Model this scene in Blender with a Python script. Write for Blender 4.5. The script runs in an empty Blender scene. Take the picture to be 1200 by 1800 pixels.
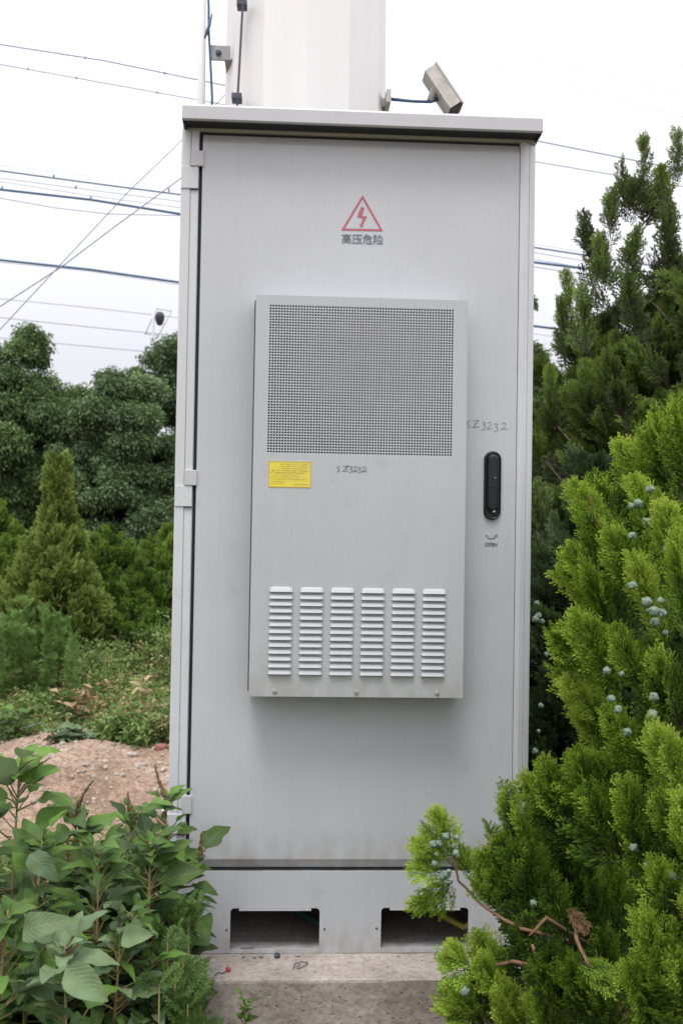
import bpy, math, random
import numpy as np
from mathutils import Vector, Matrix
rnd = random.Random(7); rg = np.random.default_rng(7)
S = bpy.context.scene; C = S.collection
F = 1750.0; YAW, PIT, ROL = [math.radians(a) for a in (2.84, 1.30, 0.944)]
EYE = np.array([0.0, -2.1, 1.33])
_fw = np.array([math.sin(YAW)*math.cos(PIT), math.cos(YAW)*math.cos(PIT), math.sin(PIT)])
_R0 = np.array([math.cos(YAW), -math.sin(YAW), 0.0]); _U0 = np.cross(_R0, _fw)
_r = math.cos(ROL)*_R0+math.sin(ROL)*_U0; _u = -math.sin(ROL)*_R0+math.cos(ROL)*_U0
def at(px, py, Y):
    """world point on the plane y=Y measured from a photo measurement"""
    d = _fw+_r*(px-600)/F+_u*(900-py)/F
    return EYE+d*((Y-EYE[1])/d[1])
def X(px, py, Y=0): return float(at(px, py, Y)[0])
def Z(px, py, Y=0): return float(at(px, py, Y)[2])

# ------------------------------------------------------------------ materials
def newmat(name):
    m = bpy.data.materials.new(name); m.use_nodes = True
    n = m.node_tree.nodes; l = m.node_tree.links
    return m, n, l, n['Principled BSDF']
def nd(n, t, **k):
    o = n.new(t)
    for a, b in k.items():
        if a in o.inputs.keys() if hasattr(o.inputs, 'keys') else False: o.inputs[a].default_value = b
        else: setattr(o, a, b)
    return o
def plain(name, col, rough=.5, metal=0., bump=0., bscale=300., var=0., vscale=4., stretch=(1, 1, 1), col2=None):
    m, n, l, p = newmat(name)
    p.inputs['Roughness'].default_value = rough; p.inputs['Metallic'].default_value = metal
    p.inputs['Base Color'].default_value = (*col, 1)
    tc = n.new('ShaderNodeTexCoord')
    if var:
        mp = n.new('ShaderNodeMapping'); mp.inputs['Scale'].default_value = stretch
        l.new(tc.outputs['Object'], mp.inputs['Vector'])
        no = n.new('ShaderNodeTexNoise'); no.inputs['Scale'].default_value = vscale; no.inputs['Detail'].default_value = 6
        l.new(mp.outputs[0], no.inputs['Vector'])
        mx = n.new('ShaderNodeMix'); mx.data_type = 'RGBA'
        c2 = col2 or tuple(c*(1-var) for c in col)
        mx.inputs['A'].default_value = (*col, 1); mx.inputs['B'].default_value = (*c2, 1)
        rp = n.new('ShaderNodeMapRange'); rp.inputs['From Min'].default_value = .35; rp.inputs['From Max'].default_value = .7
        l.new(no.outputs['Fac'], rp.inputs['Value']); l.new(rp.outputs[0], mx.inputs['Factor'])
        l.new(mx.outputs['Result'], p.inputs['Base Color'])
    if bump:
        nb = n.new('ShaderNodeTexNoise'); nb.inputs['Scale'].default_value = bscale; nb.inputs['Detail'].default_value = 3
        l.new(tc.outputs['Object'], nb.inputs['Vector'])
        b = n.new('ShaderNodeBump'); b.inputs['Strength'].default_value = bump; b.inputs['Distance'].default_value = .002
        l.new(nb.outputs['Fac'], b.inputs['Height']); l.new(b.outputs[0], p.inputs['Normal'])
    return m
def paint_mat(name, col, dirt, rough=.45, dirt_lo=.5, metal=0., streak=.17, low=None):
    """powder coated steel: faint speckle, vertical rain streaks, blotchy dirt"""
    m, n, l, p = newmat(name)
    p.inputs['Roughness'].default_value = rough; p.inputs['Metallic'].default_value = metal
    tc = n.new('ShaderNodeTexCoord')
    def noise(scale, st, det=5, lo=.4, hi=.75):
        mp = n.new('ShaderNodeMapping'); mp.inputs['Scale'].default_value = st
        l.new(tc.outputs['Object'], mp.inputs['Vector'])
        no = n.new('ShaderNodeTexNoise'); no.inputs['Scale'].default_value = scale; no.inputs['Detail'].default_value = det
        l.new(mp.outputs[0], no.inputs['Vector'])
        r = n.new('ShaderNodeMapRange'); r.inputs['From Min'].default_value = lo; r.inputs['From Max'].default_value = hi
        l.new(no.outputs['Fac'], r.inputs['Value']); return r.outputs[0]
    def mixc(fac, a, b, k):
        mu = n.new('ShaderNodeMath'); mu.operation = 'MULTIPLY'; mu.inputs[1].default_value = k; l.new(fac, mu.inputs[0])
        mx = n.new('ShaderNodeMix'); mx.data_type = 'RGBA'; l.new(mu.outputs[0], mx.inputs['Factor'])
        if isinstance(a, tuple): mx.inputs['A'].default_value = (*a, 1)
        else: l.new(a, mx.inputs['A'])
        mx.inputs['B'].default_value = (*b, 1); return mx.outputs['Result']
    c = mixc(noise(3, (1, 1, 1)), col, dirt, .22)
    c = mixc(noise(14, (6, 6, .25), 4, dirt_lo, .85), c, dirt, streak)
    c = mixc(noise(420, (1, 1, 1), 2, .45, .75), c, tuple(x*.72 for x in col), .45)
    c = mixc(noise(22, (1, 1, 1), 6, .62, .8), c, dirt, .4)
    if low:      # mud splash and grime settled on the lowest part of the panel (object height, ragged by noise)
        sz = n.new('ShaderNodeSeparateXYZ'); l.new(tc.outputs['Object'], sz.inputs[0])
        k = n.new('ShaderNodeMapRange'); k.inputs['From Min'].default_value = low[0]; k.inputs['From Max'].default_value = low[1]; k.inputs['To Min'].default_value = 1; k.inputs['To Max'].default_value = 0
        l.new(sz.outputs['Z'], k.inputs['Value'])
        mm = n.new('ShaderNodeMath'); mm.operation = 'MULTIPLY'; l.new(k.outputs[0], mm.inputs[0]); l.new(noise(30, (1, 1, .5), 6, .35, .62), mm.inputs[1])
        c = mixc(mm.outputs[0], c, (.27, .24, .20), .5 if low[0] > .9 else .75)
        c = mixc(noise(260, (1, 1, 1), 3, .68, .74), c, (.16, .13, .10), .55)
    l.new(c, p.inputs['Base Color'])
    nb = n.new('ShaderNodeTexNoise'); nb.inputs['Scale'].default_value = 500
    l.new(tc.outputs['Object'], nb.inputs['Vector'])
    b = n.new('ShaderNodeBump'); b.inputs['Strength'].default_value = .12; b.inputs['Distance'].default_value = .001
    l.new(nb.outputs['Fac'], b.inputs['Height'])
    nb2 = n.new('ShaderNodeTexNoise'); nb2.inputs['Scale'].default_value = 3.5
    l.new(tc.outputs['Object'], nb2.inputs['Vector'])
    b2 = n.new('ShaderNodeBump'); b2.inputs['Strength'].default_value = .25; b2.inputs['Distance'].default_value = .01
    l.new(nb2.outputs['Fac'], b2.inputs['Height']); l.new(b.outputs[0], b2.inputs['Normal']); l.new(b2.outputs[0], p.inputs['Normal'])
    return m
def foliage(name, stops, rough=.5, trans=.3, under=None, veins=False, dry=None):
    m, n, l, p = newmat(name)
    at_ = n.new('ShaderNodeAttribute'); at_.attribute_name = 'tint'
    cr = n.new('ShaderNodeValToRGB'); e = cr.color_ramp.elements
    while len(e) < len(stops): e.new(.5)
    for i, (pos, c) in enumerate(stops): e[i].position = pos; e[i].color = (*c, 1)
    l.new(at_.outputs['Fac'], cr.inputs['Fac']); col = cr.outputs['Color']
    if veins:
        uv = n.new('ShaderNodeUVMap'); sx = n.new('ShaderNodeSeparateXYZ'); l.new(uv.outputs[0], sx.inputs[0])
        def M(op, a, b=None):
            k = n.new('ShaderNodeMath'); k.operation = op
            for i, v in enumerate((a, b)):
                if v is None: continue
                if isinstance(v, (int, float)): k.inputs[i].default_value = v
                else: l.new(v, k.inputs[i])
            return k.outputs[0]
        av = M('ABSOLUTE', M('SUBTRACT', sx.outputs['Y'], .5))
        s = M('POWER', M('ABSOLUTE', M('SINE', M('MULTIPLY', M('SUBTRACT', sx.outputs['X'], M('MULTIPLY', av, .7)), 26))), .35)
        side = M('MULTIPLY', M('SUBTRACT', 1.0, s), 1.3)
        midr = M('LESS_THAN', av, .022)
        v = M('MINIMUM', M('MAXIMUM', side, midr), 1.0)
        mx = n.new('ShaderNodeMix'); mx.data_type = 'RGBA'; mx.inputs['B'].default_value = (.30, .38, .16, 1)
        l.new(M('MULTIPLY', v, .2), mx.inputs['Factor']); l.new(col, mx.inputs['A']); col = mx.outputs['Result']
        tc = n.new('ShaderNodeTexCoord')
        for sc_n, lo, hi, cc, kk in ((28, .5, .8, (.16, .17, .03), .6), (9, .45, .75, (.02, .05, .015), .5), (150, .66, .72, (.13, .09, .03), .8)):
            no = n.new('ShaderNodeTexNoise'); no.inputs['Scale'].default_value = sc_n; no.inputs['Detail'].default_value = 4; l.new(tc.outputs['Object'], no.inputs['Vector'])
            mr = n.new('ShaderNodeMapRange'); mr.inputs['From Min'].default_value = lo; mr.inputs['From Max'].default_value = hi; mr.inputs['To Max'].default_value = kk; l.new(no.outputs['Fac'], mr.inputs['Value'])
            m3 = n.new('ShaderNodeMix'); m3.data_type = 'RGBA'; l.new(mr.outputs[0], m3.inputs['Factor']); l.new(col, m3.inputs['A']); m3.inputs['B'].default_value = (*cc, 1); col = m3.outputs['Result']
        bp = n.new('ShaderNodeBump'); bp.inputs['Strength'].default_value = .28; bp.inputs['Distance'].default_value = .002
        bp.invert = True; l.new(v, bp.inputs['Height']); l.new(bp.outputs[0], p.inputs['Normal'])
    if under:
        g = n.new('ShaderNodeNewGeometry'); mx = n.new('ShaderNodeMix'); mx.data_type = 'RGBA'
        mu = n.new('ShaderNodeMath'); mu.operation = 'MULTIPLY'; mu.inputs[1].default_value = .7; l.new(g.outputs['Backfacing'], mu.inputs[0])
        l.new(mu.outputs[0], mx.inputs['Factor']); l.new(col, mx.inputs['A']); mx.inputs['B'].default_value = (*under, 1); col = mx.outputs['Result']
    l.new(col, p.inputs['Base Color']); p.inputs['Roughness'].default_value = rough
    p.inputs['Specular IOR Level'].default_value = .25
    if trans:
        tr = n.new('ShaderNodeBsdfTranslucent'); ms = n.new('ShaderNodeMixShader'); ms.inputs[0].default_value = trans
        hs = n.new('ShaderNodeHueSaturation'); hs.inputs['Value'].default_value = 1.5; hs.inputs['Hue'].default_value = .49
        l.new(col, hs.inputs['Color']); l.new(hs.outputs[0], tr.inputs['Color'])
        l.new(p.outputs[0], ms.inputs[1]); l.new(tr.outputs[0], ms.inputs[2]); l.new(ms.outputs[0], n['Material Output'].inputs['Surface'])
    return m

CAB = (.515, .528, .55); CDIRT = (.35, .35, .345)
M_door = paint_mat('cabinet_paint', CAB, CDIRT, low=(.60, .72))
M_plinth = paint_mat('plinth_paint', CAB, CDIRT, low=(.43, .53))
M_vent = paint_mat('vent_cover_paint', (.47, .485, .495), (.34, .345, .34), .42, .3, low=(.98, 1.12))
M_frame = paint_mat('frame_paint', (.60, .61, .63), (.36, .35, .34), .27, .78)
M_hinge = paint_mat('hinge_paint', (.52, .52, .54), (.36, .35, .35), .4)
M_louv = plain('louver_paint', (.43, .44, .46), .38)
M_dark = plain('recess_shade', (.035, .037, .04), .7)  # near-black colour painting the shade inside the vent openings
M_rub_shade = plain('rubber_and_shade', (.02, .025, .03), .6)  # dark rubber, also paints shaded strips on roof and vent cover
M_hand = plain('black_plastic', (.006, .007, .012), .42, bump=.1)
M_chrome = plain('chrome', (.75, .72, .66), .25, 1.)
M_red = plain('faded_red_ink', (.52, .12, .17), .6, var=.3, vscale=200)
M_ink = plain('grey_ink', (.13, .14, .17), .7, var=.5, vscale=300, col2=(.20, .20, .23))
M_pen = plain('marker_pen', (.10, .10, .11), .7, var=.5, vscale=250, col2=(.34, .34, .35))
M_yel = plain('yellow_label', (.74, .62, .05), .45, var=.3, vscale=30, col2=(.64, .55, .10))
M_yelink = plain('label_print', (.22, .18, .04), .7)
M_tower = plain('mast_paint', (.76, .755, .75), .5, bump=.1, bscale=60, var=.06, vscale=2.5, stretch=(5, 5, .4))
M_wire = plain('cable_sheath', (.035, .10, .19), .5)
M_wire2 = plain('cable_light', (.26, .31, .42), .5)
M_steel = plain('weathered_steel', (.36, .35, .36), .5, .3, var=.3, vscale=20)
M_darkst = plain('dark_steel', (.05, .06, .08), .55)
M_beige = plain('beige_plastic', (.55, .53, .49), .55, var=.3, vscale=25)
M_cwood = plain('twig_bark', (.22, .12, .07), .8, var=.4, vscale=60)
M_bark = plain('trunk_bark', (.11, .08, .055), .9, var=.5, vscale=30, stretch=(4, 4, .6), bump=.6, bscale=60)
M_stem = plain('weed_stem', (.16, .20, .05), .6, var=.4, vscale=25, col2=(.22, .12, .06))
M_cone = plain('cone_skin', (.20, .27, .21), .8, var=.4, vscale=2.5, col2=(.09, .14, .08))
M_seed = plain('seed_husk', (.20, .10, .06), .9, var=.6, vscale=90, col2=(.12, .12, .04))
M_stone = plain('pale_stone', (.44, .37, .31), .9, var=.4, vscale=14, bump=.6, bscale=60)
M_brick = plain('brick_red', (.30, .13, .09), .9, var=.4, vscale=30, bump=.6, bscale=80)
M_white = plain('white_litter', (.75, .75, .74), .6)
M_redp = plain('red_plastic', (.38, .02, .03), .4)

def concrete():
    m, n, l, p = newmat('concrete'); p.inputs['Roughness'].default_value = .9
    tc = n.new('ShaderNodeTexCoord')
    def noise(s, d=8, r=.6):
        no = n.new('ShaderNodeTexNoise'); no.inputs['Scale'].default_value = s; no.inputs['Detail'].default_value = d
        no.inputs['Roughness'].default_value = r; l.new(tc.outputs['Object'], no.inputs['Vector']); return no.outputs['Fac']
    def ramp(f, a, b, ca, cb):
        c = n.new('ShaderNodeValToRGB'); c.color_ramp.elements[0].position = a; c.color_ramp.elements[1].position = b
        c.color_ramp.elements[0].color = (*ca, 1); c.color_ramp.elements[1].color = (*cb, 1); l.new(f, c.inputs[0]); return c.outputs[0]
    c1 = ramp(noise(6), .35, .7, (.30, .26, .225), (.52, .46, .42))
    c2 = ramp(noise(90, 4, .8), .35, .6, (.6, .58, .56), (1, 1, 1))
    mx = n.new('ShaderNodeMix'); mx.data_type = 'RGBA'; mx.blend_type = 'MULTIPLY'; mx.inputs['Factor'].default_value = .8
    l.new(c1, mx.inputs['A']); l.new(c2, mx.inputs['B'])
    vo = n.new('ShaderNodeTexVoronoi'); vo.inputs['Scale'].default_value = 75; l.new(tc.outputs['Object'], vo.inputs['Vector'])
    pit = ramp(vo.outputs['Distance'], .1, .22, (.35, .33, .3), (1, 1, 1))
    m2 = n.new('ShaderNodeMix'); m2.data_type = 'RGBA'; m2.blend_type = 'MULTIPLY'; m2.inputs['Factor'].default_value = .55
    l.new(mx.outputs['Result'], m2.inputs['A']); l.new(pit, m2.inputs['B'])
    l.new(m2.outputs['Result'], p.inputs['Base Color'])
    ad = n.new('ShaderNodeMath'); ad.operation = 'ADD'; l.new(noise(60), ad.inputs[0]); l.new(pit, ad.inputs[1])
    b = n.new('ShaderNodeBump'); b.inputs['Strength'].default_value = .5; b.inputs['Distance'].default_value = .006
    l.new(ad.outputs[0], b.inputs['Height']); l.new(b.outputs[0], p.inputs['Normal']); return m
M_conc = concrete()
def soil():
    m, n, l, p = newmat('soil'); p.inputs['Roughness'].default_value = .95
    tc = n.new('ShaderNodeTexCoord')
    def noise(s, d=8):
        no = n.new('ShaderNodeTexNoise'); no.inputs['Scale'].default_value = s; no.inputs['Detail'].default_value = d; no.inputs['Roughness'].default_value = .65
        l.new(tc.outputs['Object'], no.inputs['Vector']); return no.outputs['Fac']
    c = n.new('ShaderNodeValToRGB'); e = c.color_ramp.elements; e.new(.5)
    e[0].position = .3; e[0].color = (.19, .125, .08, 1); e[1].position = .5; e[1].color = (.36, .25, .175, 1); e[2].position = .72; e[2].color = (.50, .385, .295, 1)
    l.new(noise(1.7), c.inputs[0])
    c2 = n.new('ShaderNodeValToRGB'); c2.color_ramp.elements[0].position = .38; c2.color_ramp.elements[1].position = .62
    c2.color_ramp.elements[0].color = (.5, .48, .46, 1); c2.color_ramp.elements[1].color = (1.15, 1.15, 1.15, 1); l.new(noise(38, 5), c2.inputs[0])
    mx = n.new('ShaderNodeMix'); mx.data_type = 'RGBA'; mx.blend_type = 'MULTIPLY'; mx.inputs['Factor'].default_value = .9
    l.new(c.outputs[0], mx.inputs['A']); l.new(c2.outputs[0], mx.inputs['B']); l.new(mx.outputs['Result'], p.inputs['Base Color'])
    b = n.new('ShaderNodeBump'); b.inputs['Strength'].default_value = .9; b.inputs['Distance'].default_value = .03
    l.new(noise(24), b.inputs['Height']); l.new(b.outputs[0], p.inputs['Normal']); return m
M_soil = soil()

# ------------------------------------------------------------------ helpers
def link(name, me, mat=None, parent=None, loc=(0, 0, 0)):
    o = bpy.data.objects.new(name, me); C.objects.link(o)
    if mat is not None: me.materials.append(mat)
    if parent is not None: o.parent = parent
    o.location = loc; return o
def tag(o, label=None, cat=None, group=None, kind=None):
    for k, v in (('label', label), ('category', cat), ('group', group), ('kind', kind)):
        if v: o[k] = v
    return o
def empty(name, loc, label, cat, group=None):
    o = bpy.data.objects.new(name, None); C.objects.link(o); o.location = loc; o.empty_display_size = .1
    return tag(o, label, cat, group)
class MB:
    def __init__(s): s.v = []; s.f = []; s.sm = []
    def add(s, v, f, smooth=False):
        k = len(s.v); s.v += [tuple(p) for p in v]; s.f += [tuple(i+k for i in q) for q in f]; s.sm += [smooth]*len(f); return s
    def box(s, x0, x1, y0, y1, z0, z1, ch=0.0):
        if ch <= 0:
            v = [(x, y, z) for x in (x0, x1) for y in (y0, y1) for z in (z0, z1)]
            return s.add(v, [(0, 1, 3, 2), (4, 6, 7, 5), (0, 4, 5, 1), (2, 3, 7, 6), (0, 2, 6, 4), (1, 5, 7, 3)])
        # chamfered edges via bmesh
        import bmesh
        bm = bmesh.new(); bmesh.ops.create_cube(bm, size=1)
        for q in bm.verts: q.co = Vector(((x0+x1)/2+q.co.x*(x1-x0), (y0+y1)/2+q.co.y*(y1-y0), (z0+z1)/2+q.co.z*(z1-z0)))
        bmesh.ops.bevel(bm, geom=bm.edges[:], offset=ch, segments=2, affect='EDGES', profile=.6)
        bm.verts.index_update()
        s.add([q.co[:] for q in bm.verts], [[a.index for a in f.verts] for f in bm.faces]); bm.free(); return s
    def tube(s, pts, rad, n=8, cap=True, jit=0):
        pts = [Vector(p) for p in pts]; N = len(pts); rr = rad if hasattr(rad, '__len__') else [rad]*N
        V = []; Fc = []; ref = Vector((0, 0, 1))
        for i, p in enumerate(pts):
            t = (pts[min(i+1, N-1)]-pts[max(i-1, 0)]).normalized()
            if i == 0:
                ref = Vector((0, 0, 1)) if abs(t.z) < .9 else Vector((1, 0, 0))
                a = t.cross(ref).normalized()
            else: a = (a-t*a.dot(t)).normalized()
            b = t.cross(a)
            for k in range(n):
                q = 2*math.pi*k/n; r_ = rr[i]*(1+(rnd.uniform(-jit, jit) if jit else 0))
                V.append(p+(a*math.cos(q)+b*math.sin(q))*r_)
        for i in range(N-1):
            for k in range(n):
                Fc.append((i*n+k, i*n+(k+1) % n, (i+1)*n+(k+1) % n, (i+1)*n+k))
        if cap: Fc += [tuple(range(n))[::-1], tuple(range((N-1)*n, N*n))]
        return s.add(V, Fc, True)
    def build(s, name, mat, parent=None, loc=(0, 0, 0)):
        me = bpy.data.meshes.new(name)
        off = Vector(loc)
        me.from_pydata([Vector(v)-off for v in s.v] if any(loc) else s.v, [], s.f); me.update()
        me.polygons.foreach_set('use_smooth', s.sm); 
        return link(name, me, mat, parent, loc)
def plate(name, outline, holes, y, th, mat, parent, bevel=0):
    """flat plate in the XZ plane with holes, front at y, thickness th behind it"""
    cu = bpy.data.curves.new('t', 'CURVE'); cu.dimensions = '2D'; cu.fill_mode = 'BOTH'; cu.extrude = th/2
    for pl in [outline]+holes:
        sp = cu.splines.new('POLY'); sp.points.add(len(pl)-1); sp.use_cyclic_u = True
        for i, (a, b) in enumerate(pl): sp.points[i].co = (a, b, 0, 1)
    t = bpy.data.objects.new('t', cu); C.objects.link(t)
    me = bpy.data.meshes.new_from_object(t.evaluated_get(bpy.context.evaluated_depsgraph_get()))
    me.name = name
    bpy.data.objects.remove(t); bpy.data.curves.remove(cu)
    me.transform(Matrix(((1, 0, 0, 0), (0, 0, -1, y+th/2), (0, 1, 0, 0), (0, 0, 0, 1))))
    me.materials.clear()
    return link(name, me, mat, parent)
def text(name, s, x, z, size, y, mat, parent, width=None, sx=1.0, bold=0.):
    cu = bpy.data.curves.new('t', 'FONT'); cu.body = s; cu.size = size; cu.align_x = 'CENTER'; cu.align_y = 'CENTER'
    cu.extrude = .0001; cu.offset = bold
    t = bpy.data.objects.new('t', cu); C.objects.link(t)
    me = bpy.data.meshes.new_from_object(t.evaluated_get(bpy.context.evaluated_depsgraph_get())); me.name = name
    bpy.data.objects.remove(t); bpy.data.curves.remove(cu)
    xs = [v.co.x for v in me.vertices]; w = max(xs)-min(xs); k = (width/w) if width else 1
    cx = (max(xs)+min(xs))/2
    me.transform(Matrix(((k*sx, 0, 0, x-cx*k), (0, 0, -1, y), (0, k, 0, z), (0, 0, 0, 1))))
    me.materials.clear()
    return link(name, me, mat, parent)
def rrect(x0, x1, z0, z1, r, n=5, bottom=True):
    P = []
    for cx, cz, a0, on in ((x1-r, z1-r, 0, 1), (x0+r, z1-r, 90, 1), (x0+r, z0+r, 180, bottom), (x1-r, z0+r, 270, bottom)):
        if not on: P.append((x0 if a0 == 180 else x1, z0)); continue
        for i in range(n+1):
            a = math.radians(a0+90*i/n); P.append((cx+r*math.cos(a), cz+r*math.sin(a)))
    return P
def strokes(lines, w, y, mb=None):
    """pen strokes: flat ribbons in XZ plane at y; lines = list of point lists"""
    mb = mb or MB()
    for pl in lines:
        V = []
        for i, p in enumerate(pl):
            a = pl[max(0, i-1)]; b = pl[min(len(pl)-1, i+1)]
            dx, dz = b[0]-a[0], b[1]-a[1]; L = math.hypot(dx, dz) or 1; ww = w*(.75+.5*rnd.random())/2
            V += [(p[0]-dz/L*ww, y, p[1]+dx/L*ww), (p[0]+dz/L*ww, y, p[1]-dx/L*ww)]
        mb.add(V, [(2*i, 2*i+1, 2*i+3, 2*i+2) for i in range(len(pl)-1)])
    return mb
def lathe_y(mb, x, z, prof, n=20):
    """revolve profile [(radius, y)] about an axis parallel to Y"""
    V = []; 
    for r_, y in prof:
        for k in range(n):
            a = 2*math.pi*k/n; V.append((x+r_*math.cos(a), y, z+r_*math.sin(a)))
    Fc = [(i*n+k, i*n+(k+1) % n, (i+1)*n+(k+1) % n, (i+1)*n+k) for i in range(len(prof)-1) for k in range(n)]
    Fc.append(tuple(range((len(prof)-1)*n, len(prof)*n)))
    return mb.add(V, Fc, False)

# numpy instancing of small templates into ONE mesh
def frames(pos, d, up, scale):
    """K matrices 3x3 + pos: template X -> d, Z -> about up"""
    d = d/np.linalg.norm(d, axis=1, keepdims=True)
    s = np.cross(up, d); s /= np.linalg.norm(s, axis=1, keepdims=True)+1e-9
    n = np.cross(d, s)
    M = np.stack([d, s, n], -1)*np.asarray(scale).reshape(-1, 1, 1)
    return M, pos
class Bag:
    def __init__(s): s.V = []; s.Q = []; s.T = []; s.U = []; s.n = 0
    def put(s, tmpl, M, pos, tint):
        tv, tq, tt = tmpl[:3]; uv = tmpl[3] if len(tmpl) > 3 else None
        K = len(pos); nv = len(tv)
        V = np.einsum('kij,vj->kvi', M, tv)+pos[:, None, :]
        s.V.append(V.reshape(-1, 3)); s.Q.append((tq[None]+(np.arange(K)*nv)[:, None, None]).reshape(-1, 4)+s.n)
        s.T.append((tt[None]+np.asarray(tint).reshape(-1, 1)).reshape(-1)); s.n += K*nv
        if uv is not None: s.U.append(np.tile(uv, (K, 1)))
    def build(s, name, mat, parent=None, smooth=False, loc=None):
        V = np.concatenate(s.V).astype(np.float32); Q = np.concatenate(s.Q).astype(np.int32); T = np.clip(np.concatenate(s.T), 0, 1).astype(np.float32)
        me = bpy.data.meshes.new(name)
        me.vertices.add(len(V)); me.vertices.foreach_set('co', V.ravel())
        me.loops.add(Q.size); me.loops.foreach_set('vertex_index', Q.ravel())
        me.polygons.add(len(Q)); me.polygons.foreach_set('loop_start', np.arange(0, Q.size, 4, dtype=np.int32))
        if smooth: me.polygons.foreach_set('use_smooth', np.ones(len(Q), dtype=bool))
        a = me.attributes.new('tint', 'FLOAT', 'POINT'); a.data.foreach_set('value', T)
        if s.U and len(s.U) == len(s.V):
            U = np.concatenate(s.U).astype(np.float32)[Q.ravel()]
            l_ = me.uv_layers.new(name='UVMap'); l_.data.foreach_set('uv', U.ravel())
        me.update(calc_edges=True)
        return link(name, me, mat, parent)
def unit(v): return v/(np.linalg.norm(v, axis=-1, keepdims=True)+1e-9)

# ------------------------------------------------------------------ camera
cd = bpy.data.cameras.new('camera'); cam = bpy.data.objects.new('camera', cd); C.objects.link(cam)
cd.sensor_fit = 'VERTICAL'; cd.sensor_height = 36; cd.sensor_width = 24; cd.lens = 35; cd.clip_start = .05; cd.clip_end = 3000
Rm = Matrix((( _r[0], _u[0], -_fw[0]), (_r[1], _u[1], -_fw[1]), (_r[2], _u[2], -_fw[2]))).to_4x4()
cam.matrix_world = Matrix.Translation(Vector(EYE)) @ Rm
cd.dof.use_dof = True; cd.dof.focus_distance = 2.0; cd.dof.aperture_fstop = 9.0
S.camera = cam

# ------------------------------------------------------------------ light
W = bpy.data.worlds.new('World'); S.world = W; W.use_nodes = True
n = W.node_tree.nodes; l = W.node_tree.links; bg = n['Background']
SEL, SAZ = math.radians(68), math.radians(200)      # sun behind the viewer, to the left
sk = n.new('ShaderNodeTexSky'); sk.sky_type = 'NISHITA'; sk.sun_disc = False; sk.sun_elevation = SEL; sk.sun_rotation = SAZ
tc = n.new('ShaderNodeTexCoord'); no = n.new('ShaderNodeTexNoise'); no.inputs['Scale'].default_value = 1.6; no.inputs['Detail'].default_value = 4
l.new(tc.outputs['Generated'], no.inputs['Vector'])
cr = n.new('ShaderNodeValToRGB'); cr.color_ramp.elements[0].position = .3; cr.color_ramp.elements[1].position = .7
cr.color_ramp.elements[0].color = (.92, .925, 1.02, 1); cr.color_ramp.elements[1].color = (.99, .98, 1.02, 1); l.new(no.outputs['Fac'], cr.inputs[0])
sp = n.new('ShaderNodeSeparateXYZ'); l.new(tc.outputs['Generated'], sp.inputs[0])
mr = n.new('ShaderNodeMapRange'); mr.inputs['From Min'].default_value = .16; mr.inputs['From Max'].default_value = .85
mr.inputs['To Min'].default_value = 6.3; mr.inputs['To Max'].default_value = 17; l.new(sp.outputs['Z'], mr.inputs['Value'])
vm = n.new('ShaderNodeVectorMath'); vm.operation = 'SCALE'; l.new(cr.outputs[0], vm.inputs[0]); l.new(mr.outputs[0], vm.inputs['Scale'])
mx = n.new('ShaderNodeMix'); mx.data_type = 'RGBA'; mx.inputs['Factor'].default_value = .92
l.new(sk.outputs[0], mx.inputs['A']); l.new(vm.outputs[0], mx.inputs['B']); l.new(mx.outputs['Result'], bg.inputs['Color'])
bg.inputs['Strength'].default_value = .1
sd = bpy.data.lights.new('sun', 'SUN'); sd.energy = 1.45; sd.angle = math.radians(20); sd.color = (1, .965, .92)
so = bpy.data.objects.new('sun', sd); C.objects.link(so)
sdir = Vector((math.sin(SAZ)*math.cos(SEL), math.cos(SAZ)*math.cos(SEL), math.sin(SEL)))
so.rotation_euler = sdir.to_track_quat('Z', 'Y').to_euler(); so.location = sdir*20
S.view_settings.view_transform = 'Standard'; S.view_settings.look = 'None'; S.view_settings.exposure = .55; S.view_settings.gamma = 1
S.cycles.max_bounces = 6; S.cycles.transparent_max_bounces = 4; S.cycles.diffuse_bounces = 3; S.cycles.glossy_bounces = 3; S.cycles.transmission_bounces = 3
S.cycles.use_denoising = True; S.cycles.filter_width = 1.6

# ------------------------------------------------------------------ ground
def gz(x, y):
    x = np.asarray(x, float); y = np.asarray(y, float)
    h = .03*np.sin(x*1.7+.3*y)+.025*np.sin(y*2.3+1.1*x)+.012*np.sin(x*7.1+y*3)+.010*np.sin(y*9.3-x*4.1)
    h += .12*np.exp(-(((x+1.28)/.62)**2+((y-3.15)/.75)**2))*(1+.12*np.sin(x*13+y*6)+.08*np.sin(y*17-x*9))
    h += .04*np.exp(-(((x+2.6)/.8)**2+((y-3.3)/.5)**2))
    h += .07*np.exp(-(((x+1.1)/.35)**2+((y-4.3)/.5)**2))
    near = np.clip((np.hypot(x, y)-1.1)/1.0, 0, 1)
    return h*near
gx = np.unique(np.concatenate([np.linspace(-4.5, 2.5, 281), np.linspace(-30, 30, 61), np.linspace(-600, 600, 13)]))
gy = np.unique(np.concatenate([np.linspace(1.5, 8, 241), np.linspace(-8, 40, 97), np.linspace(-300, 900, 13)]))
GX, GY = np.meshgrid(gx, gy, indexing='ij'); GZ = gz(GX, GY)
fine = ((GX > -4) & (GX < 0) & (GY > 1.5) & (GY < 7)); GZ += fine*rg.normal(0, .006, GZ.shape)
b = Bag(); ny = len(gy); ii, jj = np.meshgrid(np.arange(len(gx)-1), np.arange(ny-1), indexing='ij'); k = (ii*ny+jj).ravel()
b.V = [np.stack([GX.ravel(), GY.ravel(), GZ.ravel()], -1)]; b.Q = [np.stack([k, k+ny, k+ny+1, k+1], -1)]; b.T = [np.zeros(GX.size)]
tag(b.build('ground', M_soil, smooth=True), kind='structure')

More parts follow.
